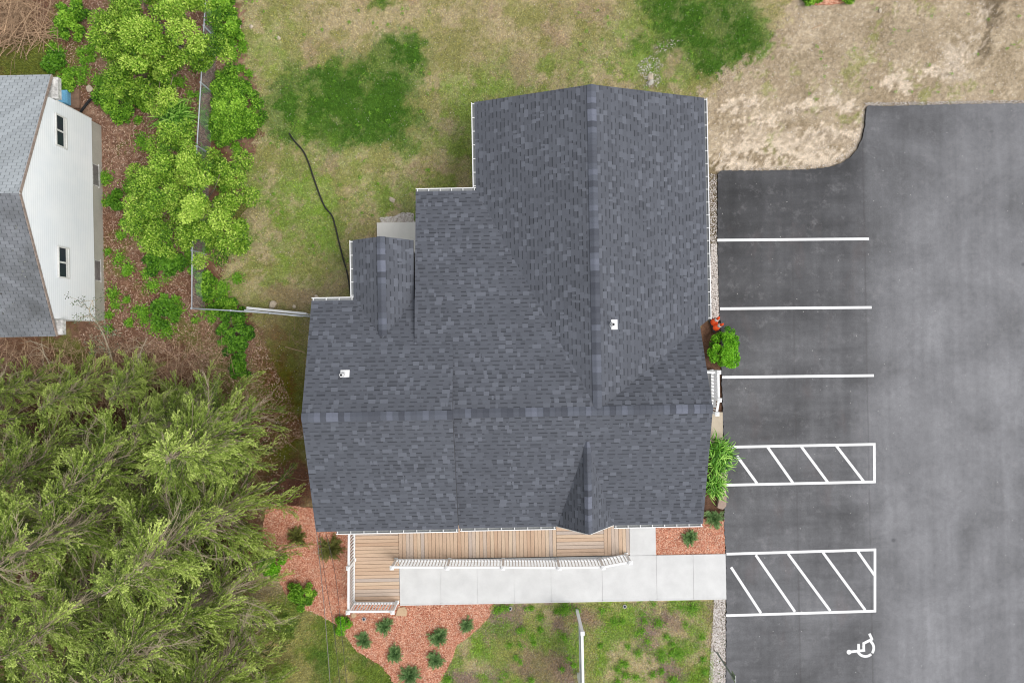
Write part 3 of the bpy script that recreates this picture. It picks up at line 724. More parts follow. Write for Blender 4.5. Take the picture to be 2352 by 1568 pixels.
def gutter(a, b, z, out, name='gutter'):
    """open trough with hanger straps; out = unit vector away from the roof"""
    mb = MB(); a = Vector((a[0], a[1], z)); b = Vector((b[0], b[1], z)); o = Vector((out[0], out[1], 0)); d = (b-a).normalized(); w0 = .115; h = .1
    def quad(p, q, up0, up1): pass
    prof = [(0,-.02),(0,-h),(w0-.02,-h),(w0,-.03),(w0,-.012),(w0-.03,-.012),(w0-.03,-.02),(w0-.012,-.028),(w0-.03,-h+.008),(.008,-h+.008),(.008,-.02)]
    vs = [a+o*(x+.0)+Vector((0,0,y)) for x, y in prof] + [b+o*(x+.0)+Vector((0,0,y)) for x, y in prof]; n = len(prof)
    mb.add(vs, [(i, (i+1) % n, n+(i+1) % n, n+i) for i in range(n) if i not in (6,7,8)] + [tuple(range(n))[::-1], tuple(range(n, 2*n))]); mb.add(vs, [(i, i+1, n+i+1, n+i) for i in (6,7,8)], 1)
    L = (b-a).length; k = max(1, round(L/.48))
    for i in range(k+1):
        c = a + d*(.06+(L-.12)*i/k); c2 = c + o*(w0-.01)
        mb.bar(c+Vector((0,0,-.004)), c2+Vector((0,0,-.004)), .024, .014)
    return mb.build(name, [WHITE, GUT], house)
GUT = grainy('gutter_inside', (.30,.31,.31,1), .6, .1, 20)
gutter((-1.19,8.62), (-1.19,5.55), e-.005, (-1,0)); gutter((-3.36,5.45), (-1.19,5.45), e-.005, (0,1)); gutter((7.08,8.62), (7.08,.66), e-.005, (1,0))
gutter((-5.56,3.68), (-5.56,1.67), ea-.005, (-1,0)); gutter((-7.05,1.57), (-5.56,1.57), ea-.005, (0,1))
gutter((-6.35,-6.58), (-2.03,-6.58), ea-.005, (0,-1)); gutter((-2.0,-6.68), (1.45,-6.68), e-.005, (0,-1)); gutter((3.55,-6.68), (6.74,-6.68), e-.005, (0,-1))
# rake trim standing just proud of the slab ends, porch gable fascia, dividing rake between the wings
for a, b in [((-1.12,8.6,e-.19),(RX-.03,8.6,r-.19)),((RX+.03,8.6,r-.19),(7.0,8.6,e-.19)),((-7.03,1.5,ea-.19),(-7.03,RY+.03,ra-.19)),((-7.03,RY-.03,ra-.19),(-7.03,-6.5,ea-.19)),
             ((-5.5,3.67,ea-.18),(-4.49,3.69,zbr-.18)),((-4.45,3.69,zbr-.18),(-3.48,3.63,ea-.18)),((1.5,-6.672,e-.05),(2.5,-6.672,3.91)),((2.54,-6.672,3.91),(3.5,-6.672,e-.05)),((6.72,RY+.03,r-.19),(6.72,.6,e-.19)),((6.72,RY-.03,r-.19),(6.72,-6.6,e-.19))]:
    mb = MB(); mb.bar(a, b, .02, .12); mb.build('rake_board', WHITE2, house)

# walls and gable ends
SIDE = grainy('white_clapboard', (.72,.72,.71,1), .6, .03, 20, .03, 2, 0)
_n = N(SIDE); _s = _n.new('ShaderNodeSeparateXYZ'); _n.ln(_n.obj(), _s.inputs[0]); _n.bump(_n.math('FRACT', _n.math('DIVIDE', _s.outputs[2], .1)), .5, .01)
mb = MB(); mb.prism([(-6.7,-6.2),(-2.35,-6.2),(-2.35,-6.3),(6.4,-6.3),(6.4,.3),(6.7,.3),(6.7,8.25),(-.85,8.25),(-.85,5.1),(-3.0,5.1),(-3.0,3.3),(-5.2,3.3),(-5.2,1.2),(-6.7,1.2)], -.05, 2.72)
mb.prism([(-6.68,-6.18),(-2.4,-6.18),(-2.4,1.18),(-3.45,1.18),(-3.45,3.25),(-5.18,3.25),(-5.18,1.18),(-6.68,1.18)], 2.725, 3.1)
for pts in ([(-.85,8.24,2.73),(6.7,8.24,2.73),(RX,8.24,4.15)], [(1.6,-6.28,2.73),(3.42,-6.28,2.73),(2.52,-6.28,3.7)]):
    mb.add(pts+[(a, b+(-.1 if b > 0 else .1), c) for a, b, c in pts], [(0,1,2),(5,4,3),(0,3,4,1),(1,4,5,2),(2,5,3,0)])
for x0, z0, zt, ya, yb in ((-6.69, 3.1, 4.5, -6.1, 1.1), (6.39, 2.73, 4.15, -6.2, .25)):
    pts = [(x0, ya, z0), (x0, yb, z0), (x0, RY, zt)]; sx = .1 if x0 < 0 else -.1
    mb.add(pts+[(a+sx, b, c) for a, b, c in pts], [(0,1,2),(5,4,3),(0,3,4,1),(1,4,5,2),(2,5,3,0)])
mb.build('wall', SIDE, house)
def hwin(x, y, zb, w_, h_, n):
    """window on a wall; n = outward normal"""
    nn = Vector((n[0], n[1], 0)); t = Vector((-n[1], n[0], 0)); c = Vector((x, y, zb+h_/2)); mb = MB()
    for s in (-1, 1):
        mb.bar(c+t*s*w_/2-Vector((0,0,h_/2+.04))+nn*.02, c+t*s*w_/2+Vector((0,0,h_/2+.04))+nn*.02, .07, .05)
        mb.bar(c-t*(w_/2-.035)+Vector((0,0,s*h_/2))+nn*.02, c+t*(w_/2-.035)+Vector((0,0,s*h_/2))+nn*.02, .05, .07)
    mb.bar(c-t*(w_/2-.035)+nn*.015, c+t*(w_/2-.035)+nn*.015, .03, .04)
    f = mb.build('window', WHITE, house); g = MB(); g.bar(c-t*(w_/2-.036)+nn*.004, c+t*(w_/2-.036)+nn*.004, .008, h_-.07); g.build('pane', DARKGLASS, f)
for x in (-5.6,-3.6,-.9,4.6,5.6): hwin(x, -6.2 if x < -2.3 else -6.3, 1.0, .9, 1.2, (0,-1))
for y in (6.6,4.2,2.0): hwin(6.7, y, 1.0, .9, 1.2, (1,0))
for x in (.6,4.8): hwin(x, 8.25, 1.0, .9, 1.2, (0,1))
for y in (-.8,-4.2): hwin(-6.7, y, 1.0, .9, 1.2, (-1,0))
mb = MB(); mb.box((2.05,-6.34,.12), (3.0,-6.302,2.15)); dr = mb.build('door', grainy('blue_grey_door', (.12,.15,.2,1), .5), house)
mb = MB(); mb.lathe([(.015,-.02),(.03,0),(.03,.03),(.01,.05)], (2.9,-6.38,1.05), 10); mb.build('handle', GALV, dr)
mb = MB(); zz_ = ra-sN*(-.04-RY); prof = [(-.04,zc-.15),(-.04,zz_-.06),(RY,ra-.06),(-6.55,ea-.06),(-6.55,e-.1),(RY,r-.1)]
vs = [(-2.075,a,b) for a,b in prof]+[(-2.045,a,b) for a,b in prof]
mb.add(vs, [(0,1,2,5),(5,2,3,4),(11,8,7,6),(10,9,8,11)]+[(i,(i+1)%6,6+(i+1)%6,6+i) for i in range(6)]); mb.build('cheek_wall', EDGE, house)
# service fittings where the cables land
cab0 = P(724,1190,3.4)

# ------------------------------------------------------------------ deck
deck = empty('wooden_deck', (0,-8,0), 0, 'low cedar board deck along the front of the building', 'deck')
DZ = .1
def boards(x0, x1, y0, y1, along):
    mb = MB(); bw = .145; gap = .013
    if along == 'x':
        n = round((y1-y0)/bw); s = (y1-y0)/n
        for i in range(n): mb.box((x0+.003, y0+i*s+gap/2, DZ-.04), (x1-.003, y0+(i+1)*s-gap/2, DZ+random.uniform(0,.003)))
    else:
        n = round((x1-x0)/bw); s = (x1-x0)/n
        for i in range(n): mb.box((x0+i*s+gap/2, y0, DZ-.04), (x0+(i+1)*s-gap/2, y1-.003, DZ+random.uniform(0,.003)))
    mb.build('deck_boards', WOODX if along == 'x' else WOODY, deck, origin=(0,-8,0)).location = (0,0,0)
boards(-6.5,-4.69,-10.36,-6.22,'x'); boards(-4.685,1.62,-8.62,-6.32,'y'); boards(1.625,3.52,-8.62,-6.32,'x'); boards(3.525,4.55,-8.62,-6.32,'y')
mb = MB(); mb.box((-6.52,-10.38,-.05),(-4.7,-6.22,.055)); mb.box((-4.68,-8.63,-.05),(4.54,-6.33,.055)); mb.build('deck_frame', newmat('dark_joists', (.05,.04,.035,1)), deck, origin=(0,-8,0)).location = (0,0,0)

# ------------------------------------------------------------------ railings
def railing(name, posts, label, zb=DZ, ht=.95, group=None, skip_first=False, ends=None):
    """posts = plan points; part per post, rail and baluster"""
    root = empty(name, (posts[0][0], posts[0][1], zb), 0, label, 'railing', group); O = Vector((posts[0][0], posts[0][1], zb))
    zs = [p[2] if len(p) > 2 else zb for p in posts]
    for i, p in enumerate(posts):
        if skip_first and i == 0: continue
        m = MB(); x, y, z0 = p[0]-O.x, p[1]-O.y, zs[i]-O.z
        m.box((x-.045,y-.045,z0-.1),(x+.045,y+.045,z0+ht+.08)); pl = m.build('post', WHITE, root)
        m = MB(); m.box((x-.08,y-.08,z0+ht+.082),(x+.08,y+.08,z0+ht+.11)); m.add([(x-.08,y-.08,z0+ht+.111),(x+.08,y-.08,z0+ht+.111),(x+.08,y+.08,z0+ht+.111),(x-.08,y+.08,z0+ht+.111),(x,y,z0+ht+.15)],[(0,1,4),(1,2,4),(2,3,4),(3,0,4)])
        m.build('post_cap', WHITE, pl)
        m = MB(); m.box((x-.07,y-.07,z0),(x+.07,y+.07,z0+.05)); m.build('post_base', WHITE, pl)
    for i in range(len(posts)-1):
        a = Vector((posts[i][0], posts[i][1], zs[i]))-O; b = Vector((posts[i+1][0], posts[i+1][1], zs[i+1]))-O; d = (b-a).normalized(); L = (b-a).length
        a2 = a+d*.046; b2 = b-d*.046
        for hh, wd, th in ((ht, .085, .04), (.1, .09, .045)):
            m = MB(); m.bar(a2+Vector((0,0,hh)), b2+Vector((0,0,hh)), wd, th); m.build('top_rail' if hh > .5 else 'bottom_rail', WHITE, root)
        n = max(2, round((L-.1)/.118))
        for k in range(1, n):
            c = a.lerp(b, k/n); m = MB(); m.box((c.x-.018,c.y-.018,c.z+.122),(c.x+.018,c.y+.018,c.z+ht-.022)); m.build('baluster', WHITE, root)
    return root
zt = DZ+.95+.12
walk_posts = [P(x, y, zt) for x, y in ((899.5,1304.3),(1027,1304.7),(1155.5,1304.7),(1285,1306),(1386,1304),(1448.5,1292.3))]
railing('railing', [(p.x, p.y) for p in walk_posts], 'long white baluster railing between the deck and the concrete walkway')
wp = [P(800,1218,zt), P(799,1305,zt), P(798.5,1407,zt), P(901,1406.5,zt)]
railing('railing', [(p.x, p.y) for p in wp], 'white baluster railing round the outer corner of the deck', skip_first=False)

# side stoop on the east wall
st = empty('side_stoop', (7.4,-1.9,0), 0, 'small grey concrete landing and step at the east wall', 'steps')
z2 = .3+.9+.12
sp_ = [P(1652,855,z2+.0), P(1655,919,z2), P(1648.5,951,z2-.15)]
y0, y1, y2 = sp_[0].y, sp_[1].y, sp_[2].y; sx = sp_[0].x
mb = MB(); mb.box((6.45-7.4, y1+1.9, -.05), (sx+.26-7.4, y0+.04+1.9, .3)); mb.build('landing', grainy('grey_landing', S(170,170,172), .8), st)
mb = MB(); mb.box((6.45-7.4, y2+.15+1.9, -.05), (sx+.2-7.4, y1-.003+1.9, .16)); mb.build('step', grainy('grey_step', S(160,160,160), .8), st)
railing('railing', [(6.5, y0, .3), (sx, y0, .3), (sx, y1, .3), (sp_[2].x, y2, .12)], 'short white railing of the side stoop by the asphalt', .3, .9, skip_first=True)
mb = MB(); q = PP([(1625,946),(1659,946),(1660,1020),(1666,1080),(1667,1135),(1650,1135),(1650,1040),(1622,1030)]); mb.prism(q[::-1], -.05, .06); tag(mb.build('path', CONC2), kind='structure')
mb = MB(); q = dense(PP([(1651,1138),(1667,1136),(1666,1160),(1659,1168),(1646,1164)]), .1, .008); mb.prism(q[::-1], -.05, .12); tag(mb.build('kerb_stone', grainy('pinkish_block', S(178,156,142), .9, .12, 30)), 'pinkish grey edging block beside the asphalt near the juniper', 'stone')

# ------------------------------------------------------------------ neighbour house
nb = empty('neighbour_house', (-16.3,5.2,0), 0, 'old white clapboard house with a worn grey shingle roof', 'house')
NX, NR, NE_ = -16.3, 4.72, 3.02; RYN = 5.24; yN, yS = 9.84, .5; XW = -27
NB = Vector((-16.3,5.2,0))
def nbb(m, name, mats, parent=None):
    m.v = [(a-NB.x, b-NB.y, c) for a, b, c in m.v]; return m.build(name, mats, parent or nb)
pN = [((NX+.02,yN,NE_),(NX+.02,RYN,NR),(XW,RYN,NR),(XW,yN,NE_))]
rfn = slab_uv('roof', [([(NX+.02-NB.x,yN-NB.y,NE_),(NX+.02-NB.x,RYN-NB.y,NR),(XW-NB.x,RYN-NB.y,NR),(XW-NB.x,yN-NB.y,NE_)], (1,0,0), (0,yN-NB.y,NE_), 0),
                       ([(NX+.02-NB.x,yS-NB.y,NE_),(XW-NB.x,yS-NB.y,NE_),(XW-NB.x,RYN-NB.y,NR),(NX+.02-NB.x,RYN-NB.y,NR)], (1,0,0), (0,yS-NB.y,NE_), 2)], [SHN, OLDWHITE, SHS], nb, .1)
RUST = grainy('rusty_brown_trim', S(165,148,138), .9, .25, 12)
for ya, yb, za, zb_ in ((yN, RYN+.02, NE_-.05, NR-.05), (RYN-.02, yS, NR-.05, NE_-.05)):
    mb = MB(); mb.bar((NX+.032,ya,za),(NX+.032,yb,zb_),.02,.1); nbb(mb, 'rake_board', RUST)
wy0, wy1 = 1.12, 9.0; zf = .7
def topz(y): return NR-.12 - (abs(y-RYN))*(NR-NE_)/(yN-RYN)
mb = MB(); ex = .105; nrow = int((NR-zf)/ex)+1
for i in range(nrow):
    z0 = zf+i*ex; z1 = min(z0+ex, NR-.14)
    if z0 >= NR-.16: break
    def span(z):
        lo, hi = wy0, wy1; hw = (NR-.12-z)/((NR-NE_)/(yN-RYN))
        return max(lo, RYN-hw), min(hi, RYN+hw)
    a0, b0 = span(z0); a1, b1 = span(z1)
    mb.add([(NX+.022,a0,z0),(NX+.022,b0,z0),(NX+.006,b1,z1),(NX+.006,a1,z1),(NX+.006,a0,z0),(NX+.006,b0,z0)], [(0,1,2,3),(0,4,5,1)])
sid = newmat('white_lap_siding', rough=.55); _n = N(sid); _v = _n.obj()
_c = _n.ramp(_n.noise(_v, .8, 4), [(.3, (.74,.77,.8,1)), (.7, (.83,.84,.85,1))])
_s = _n.new('ShaderNodeSeparateXYZ'); _n.ln(_v, _s.inputs[0]); _fz = _n.math('FRACT', _n.math('DIVIDE', _n.math('SUBTRACT', _s.outputs[2], .7), .105))
_n.color(_n.scale(_c, _n.rng(_fz, .62, .95, 1, .72)))
nbb(mb, 'siding', sid)
mb = MB(); mb.prism([(XW+.3,wy0),(NX,wy0),(NX,wy1),(XW+.3,wy1)], zf, 3.05); mb.add([(NX,wy0,3.05),(NX,wy1,3.05),(NX,RYN,NR-.13),(XW+.3,wy0,3.05),(XW+.3,wy1,3.05),(XW+.3,RYN,NR-.13)],[(0,1,2),(5,4,3),(1,4,5,2),(0,2,5,3)])
nbb(mb, 'wall', sid)
mb = MB(); mb.prism([(XW+.33,wy0+.03),(NX-.03,wy0+.03),(NX-.03,wy1-.03),(XW+.33,wy1-.03)], -.1, zf-.002); fd = nbb(mb, 'foundation', FOUND)
for ya in (wy1, wy0-.03):
    mb = MB(); mb.box((NX-.02,ya,zf-.02),(NX+.03,ya+.03,2.71)); nbb(mb, 'corner_board', WHITE2)
for ya, yb in ((wy1+.03, yN-.05), (yS+.05, wy0-.03)):
    mb = MB(); mb.prism([(NX-1.0,ya),(NX+.19,ya),(NX+.19,yb),(NX-1.0,yb)], 2.72, 2.91); nbb(mb, 'eave_return', OLDWHITE)
def nwin(ya, yb, za, zb_, pane=DARKGLASS, fw=.05):
    m = MB(); X = NX+.02
    m.box((X,ya-fw,za-fw),(X+.04,yb+fw,za)); m.box((X,ya-fw,zb_),(X+.06,yb+fw,zb_+fw)); m.box((X,ya-fw,za+.001),(X+.04,ya,zb_-.001)); m.box((X,yb,za+.001),(X+.04,yb+fw,zb_-.001))
    m.box((X,(ya+yb)/2-.03,za+.001),(X+.03,(ya+yb)/2+.03,zb_-.001))
    fr = nbb(m, 'window', WHITE2)
    m = MB(); m.box((X-.008,ya,za),(X+.012,yb,zb_)); nbb(m, 'pane', pane, fr)
    m = MB(); m.box((X+.012,ya,za+.002),(X+.022,yb,za+.13)); nbb(m, 'storm_track', WHITE2, fr)
nwin(7.42,8.48,2.28,2.83); nwin(2.66,3.70,2.28,2.83)
DG = grainy('dusty_basement_glass', S(130,125,125), .4, .25, 8, .15, 3, 0)
for ya, yb in ((6.45,7.3),(2.7,3.52)):
    m = MB(); m.box((NX-.031,ya,.24),(NX-.012,yb,.62)); m.box((NX-.031,ya-.05,.62),(NX+.0,yb+.05,.66)); m.box((NX-.031,ya-.05,.2),(NX+.0,yb+.05,.24))
    f_ = nbb(m, 'basement_window', OLDWHITE); m = MB(); m.box((NX-.012,ya+.03,.26),(NX-.008,yb-.03,.61)); nbb(m, 'pane', DG, f_)
# moss tufts and fallen cones on the old roof
ms = MB()
for i in range(60):
    yy = random.uniform(1.0, 4.9); xx = random.uniform(-20.5,-16.6); zz = NE_+(yy-yS)*(NR-NE_)/(RYN-yS); rr = random.uniform(.012,.035)
    ms.lathe([(rr,.0),(rr*.8,rr*.6),(rr*.2,rr)], (xx, yy, zz), 6)
nbb(ms, 'moss_tufts', grainy('lichen', S(120,122,118), .95, .3, 20, .2, 5, 0, 0, .6), rfn).parent = rfn

# blue box, board and bits by the neighbour house
mb = MB(); c = P(142,222); mb.box((-.28,-.26,0),(.28,.26,.34)); mb.add([(-.3,-.28,.34),(.3,-.28,.34),(.3,.28,.34),(-.3,.28,.34),(-.26,-.24,.42),(.26,-.24,.42),(.26,.24,.42),(-.26,.24,.42)],[(0,1,5,4),(1,2,6,5),(2,3,7,6),(3,0,4,7),(4,5,6,7),(3,2,1,0)])
o = mb.build('storage_bin', BLUEP); o.location = P(150,230); tag(o, 'light blue plastic bin behind the corner of the white clapboard house', 'bin')
mb = MB(); q = dense(PP([(140,208),(184,206),(186,238),(184,250),(140,250)]), .12, .01); mb.prism(q[::-1], -.02, .1); tag(mb.build('weathered_board', BROWNB), 'brown weathered board lying beside the blue bin', 'board')
def rock(name, c, r, label, mat=ROCK, flat=.5, seed=0, group=None):
    rr = random.Random(seed); bm = bmesh.new(); bmesh.ops.create_icosphere(bm, subdivisions=2, radius=1)
    for v in bm.verts:
        k = 1+rr.uniform(-.22,.22); v.co = Vector((v.co.x*r[0]*k, v.co.y*r[1]*k, max(-.2, v.co.z*k)*flat*min(r)))
    me = bpy.data.meshes.new(name); bm.to_mesh(me); bm.free(); me.materials.append(mat)
    o = bpy.data.objects.new(name, me); o.location = (c.x, c.y, .02); o.rotation_euler.z = rr.uniform(0, 3); link(o); tag(o, label, 'rock', group)
rock('rock', P(205,204), (.13,.17), 'grey broken block among weeds north of the brown board', seed=1)
rock('rock', P(626,700), (.18,.14), 'angular pale rock next to the white boards on the fence', seed=2, flat=.8)
rock('rock', P(676,704), (.07,.07), 'small tan rock between the angular pale rock and the roof', seed=3)
rock('rock', P(728,687), (.17,.1), 'pale rock showing at the north west gutter corner', seed=4)
rock('rock', P(1494,178), (.17,.11), 'tan stone on the bare stony patch behind the roof ridge', seed=5, flat=.8)
rock('rock', P(1494,190), (.1,.16), 'pale grey stone touching the tan stone behind the roof', seed=6, flat=.8, mat=FOUND)
rock('rock', P(901,459), (.14,.1), 'white chunk of rock in the lawn near the patio rubble', seed=7)
rock('rock', P(640,88), (.0+.09,.07), 'white pebble sized rock in the dry back lawn', seed=8)
rock('rock', P(548,63), (.1,.13), 'cream rock beside the weeds at the top of the fence', seed=9)
rock('rock', P(577,62), (.09,.07), 'white rock right of the cream rock at the lawn edge', seed=10)
rock('rock', P(380,690), (.08,.08), 'round white stone in the leaf litter west of the fence', seed=11)
rock('rock', P(2022,25), (.09,.06), 'white rock on the bare soil near the top of the photo', seed=12)
mb = MB(); q = dense(PP([(915,1395),(930,1392),(936,1402),(934,1413),(909,1412)]), .12, .01); mb.prism(q[::-1], -.02, .07); tag(mb.build('flat_stone', STONE), 'flat tan paving stone at the end of the deck corner railing', 'stone')
for (x, y, lb) in ((800,1402,'round buff stone under the outer corner post of the deck'), (812,1412,'buff stone half under the south rail of the deck')):
    rock('rock', P(x, y), (.13,.11), lb, STONE, .5, x)
# in-ground lights / drain covers
for (x, y, lb) in ((836.5,1420,'small round in-ground light in the mulch below the deck'), (1172,1396,'small round in-ground light where mulch meets the lawn'), (1434.5,1391,'small round in-ground light in the lawn right of the white sign')):
    mb = MB(); mb.lathe([(.075,0),(.075,.05),(.05,.055),(.05,.045)], (0,0,0), 18); o = mb.build('garden_light', grainy('light_collar', (.45,.42,.42,1), .6)); o.location = (P(x,y).x, P(x,y).y, .02)
    mb = MB(); mb.lathe([(.05,.04),(.046,.06),(.02,.072)], (0,0,0), 14); mb.build('lens', DARKGLASS, o); tag(o, lb, 'garden light', 'in-ground lights south of the walkway')

# hose, corrugated pipe, boards, cables
def smooth(pts, n=8):
    out = []; pts = [Vector(p) for p in pts]
    for i in range(len(pts)-1):
        p0 = pts[max(i-1,0)]; p1 = pts[i]; p2 = pts[i+1]; p3 = pts[min(i+2,len(pts)-1)]
        for k in range(n):
            t = k/n; out.append(.5*((2*p1)+(p2-p0)*t+(2*p0-5*p1+4*p2-p3)*t*t+(3*p1-p0-3*p2+p3)*t**3))
    return out+[pts[-1]]
HZ = .05
mb = MB(); mb.tube(smooth([P(x,y,HZ) for x, y in ((664,306),(676,324),(696,347),(709,375),(719,405),(733,445),(746,475),(762,495),(770,520),(777,550),(787,590),(797,625),(802,655),(805,676))]), .031, 8)
tag(mb.build('drain_hose', BLACKH, smooth=True), 'black hose winding across the back lawn to the north gable', 'hose')
pts = smooth([P(218,220,.15),P(208,228,.14),P(200,237,.12),P(190,250,.1),P(184,258,.08)], 14)
mb = MB(); mb.tube(pts, [.055 if i % 2 else .045 for i in range(len(pts))], 10); tag(mb.build('corrugated_pipe', BLACK), 'black corrugated drain pipe among weeds beside the white house', 'pipe')
bd = empty('white_boards', P(640,712), 0, 'white vinyl boards leaning along the chain link fence', 'boards'); B0 = P(640,712)
for a, b, wd in (((582,709),(716,722),.09), ((577,714),(700,727),.06)):
    m = MB(); a = P(*a)-B0; b = P(*b)-B0; m.bar(a+Vector((0,0,.7)), b+Vector((0,0,.72)), wd, .05); m.bar(a+Vector((0,-.01,.35)), b+Vector((0,-.01,.35)), wd*.5, .3); m.build('board', WHITE, bd)

# chain-link fence
fence = empty('chain_link_fence', (P(440,708,1.2).x, P(440,708,1.2).y, 0), 0, 'galvanised chain link fence running along the litter strip and across to the building', 'fence'); FO = fence.location.copy()
zf_ = 1.2
ft = [P(475,-60,zf_), P(468,60,zf_), P(461,190,zf_), P(452,335,zf_), P(446,470,zf_), P(441,575,zf_), P(440,708,zf_), P(530,713,zf_), P(620,719,zf_), P(716,727,zf_)]
fl = [Vector((p.x, p.y, 0)) for p in ft]
mb = MB(); mb.tube([p-FO for p in ft[:7]], .024, 8); mb.tube([p-FO for p in ft[6:]], .024, 8); mb.build('top_rail', GALV, fence, smooth=True)
for p in fl:
    mb = MB(); q = p-FO; mb.tube([q-Vector((0,0,.05)), q+Vector((0,0,1.24))], .03, 8); mb.lathe([(.04,1.2),(.045,1.24),(.02,1.27)], (q.x,q.y,0), 10); mb.build('post', GALV, fence)
mb = MB(); sp = .1
def wires(mb, a, b, dens=1.0, r=.0028):
    L = (b-a).length; d = (b-a)/L; hgt = 1.17; k = int((L+hgt)/(sp*dens))
    for i in range(k):
        s0 = -hgt + i*sp*dens
        for sg in (0, 1):
            p0, p1 = s0, s0+hgt; z0, z1 = (.03, hgt) if sg == 0 else (hgt, .03)
            if p0 < 0: z0 = z0+(z1-z0)*(-p0)/hgt; p0 = 0
            if p1 > L: z1 = z1-(z1-z0)*(p1-L)/(p1-p0) if p1 > p0 else z1; p1 = L
            if p1-p0 < .02: continue
            q0 = a+d*p0-FO; q1 = a+d*p1-FO; q0.z = z0; q1.z = z1
            mb.tube([q0, q1], r, 3, cap=False)
for i in range(6): wires(mb, fl[i], fl[i+1])
for i in range(6, 9): wires(mb, fl[i], fl[i+1], .6, .006)
tag(mb.build('wire_mesh', MESHM, fence))

# power cables
for (pts, rad, lb) in (([(727,1222,3.2),(735,1300,3.35),(745,1400,3.6),(758,1568,4.0),(765,1680,4.3)], .012, 'leftmost and palest of the three overhead cables above the mulch bed'),
                       ([(733,1222,3.2),(747,1330,3.35),(766,1440,3.55),(780,1568,3.9),(788,1680,4.2)], .008, 'middle dark overhead cable above the mulch bed'),
                       ([(748,1222,3.1),(770,1320,3.3),(783,1440,3.55),(796,1568,3.9),(802,1680,4.2)], .008, 'rightmost dark overhead cable above the mulch bed')):
    mb = MB(); mb.tube(smooth([P(*p) for p in pts], 6), rad, 5)
    tag(mb.build('power_cable', newmat('cable_sheath', (.2,.18,.16,1) if rad > .01 else (.06,.055,.055,1), .6)), lb, 'cable', 'overhead cables leaving the roof corner')

# traffic cones
def cone(c, tilt, az, label):
    root = empty('traffic_cone', (c.x, c.y, .05), 0, label, 'cone', 'orange traffic cones by the gravel')
    root.rotation_euler = (tilt*math.cos(az), tilt*math.sin(az), .3)
    m = MB(); m.box((-.17,-.17,0),(.17,.17,.03)); m.build('base', BLACK, root)
    m = MB(); m.lathe([(.15,.03),(.135,.06),(.08,.36),(.078,.36)], n=20); m.lathe([(.062,.5),(.035,.7),(.025,.71),(.02,.66)], n=20); m.build('body', ORANGE, root, True)
    m = MB(); m.lathe([(.083,.355),(.064,.505)], n=20); m.build('collar', REFL, root, True)
c1 = P(1639,741); cone(c1, .28, 1.2+1.57, 'upper orange traffic cone leaning at the end of the east gutter')
c2 = P(1643,752); cone(c2, .22, 2.2, 'lower orange traffic cone partly under the bright green shrub')

# white two-post sign seen edge on
sg = empty('yard_sign', (P(1325,1400).x, P(1325,1400).y, 0), 0, 'tall white two post yard sign standing in the south lawn', 'sign'); SO = sg.location.copy()
pa, pb = Vector((0,0,0)), Vector((P(1320.5,1547).x, P(1320.5,1547).y, 0))-SO
pb.x = pa.x-.0
for q in (pa, pb):
    m = MB(); m.box((q.x-.055,q.y-.055,-.05),(q.x+.055,q.y+.055,2.2)); pst = m.build('post', WHITE, sg)
    m = MB(); m.box((q.x-.075,q.y-.075,2.202),(q.x+.075,q.y+.075,2.24)); m.build('post_cap', WHITE, pst)
m = MB(); m.bar(pa+Vector((0,-.056,2.06)), pb+Vector((0,.056,2.06)), .09, .05); m.build('top_rail', WHITE, sg)
m = MB(); m.bar(pa+Vector((0,-.056,1.1)), pb+Vector((0,.056,1.1)), .08, .05); m.build('bottom_rail', WHITE, sg)
SB = newmat('sign_board_face', rough=.5); _n = N(SB); _n.color(_n.ramp(_n.noise(_n.obj((1,1.2,5)), 1.8, 2, .5), [(.5, S(225,230,238)), (.62, S(150,165,190))]))
m = MB(); m.box((-.02,pb.y+.056,1.13),(.02,pa.y-.056,2.03)); m.build('sign_board', SB, sg)
# reserved parking sign
ps = empty('parking_sign', (P(1646.2,1497.3).x, P(1646.2,1497.3).y, 0), 0, 'green grey metal parking sign on a thin post beside the asphalt', 'sign')
m = MB(); m.bar((0,0,-.05),(0,0,2.25),.05,.035); m.build('post', grainy('green_post', (.16,.19,.17,1), .5), ps)
m = MB(); m.box((.028,-.15,1.78),(.034,.15,2.24)); m.build('sign_plate', GREENP, ps)
m = MB(); m.box((.026,-.155,2.241),(.036,.155,2.252)); m.build('plate_edge', WHITE, ps)

# ------------------------------------------------------------------ plants
def frame_for(n):
    return n
def clumpy(name, root, mat, centres, radii, per, size, wd=.55, up=.7, top_light=1.0, fl=.75):
    """leaf clumps spread through a crown"""
    Vs = []; T = []
    cz = np.array([c[2] for c in centres]); zmin, zmax = cz.min(), cz.max()+.01
    P_ = []; D_ = []; N_ = []; TN = []
    for c, rr in zip(centres, radii):
        m = int(per*(rr/np.mean(radii))**2); v = unit(rng.normal(0, 1, (m, 3))); rad = rr*rng.random(m)**.4
        p = np.array(c) + v*rad[:, None]*np.array([1, 1, fl]); P_.append(p)
        d = unit(v*np.array([1,1,.25]) + rng.normal(0, .5, (m, 3))); D_.append(d)
        N_.append(unit(np.stack([rng.normal(0,.55,m), rng.normal(0,.55,m), np.full(m, up)+.4], 1)))
        ct = rng.normal(0, .15)
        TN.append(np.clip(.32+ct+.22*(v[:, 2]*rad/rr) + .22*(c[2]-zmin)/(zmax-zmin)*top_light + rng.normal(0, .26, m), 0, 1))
    p = np.concatenate(P_); d = np.concatenate(D_); nn = np.concatenate(N_); t = np.concatenate(TN); k = len(p)
    p[:, 2] = np.maximum(p[:, 2], .02)
    V, F = leaf_arrays(p, d, nn, rng.uniform(size*.7, size*1.35, k), rng.uniform(size*wd*.7, size*wd*1.3, k))
    return npmesh(name, V, F, mat, root, tone=t)
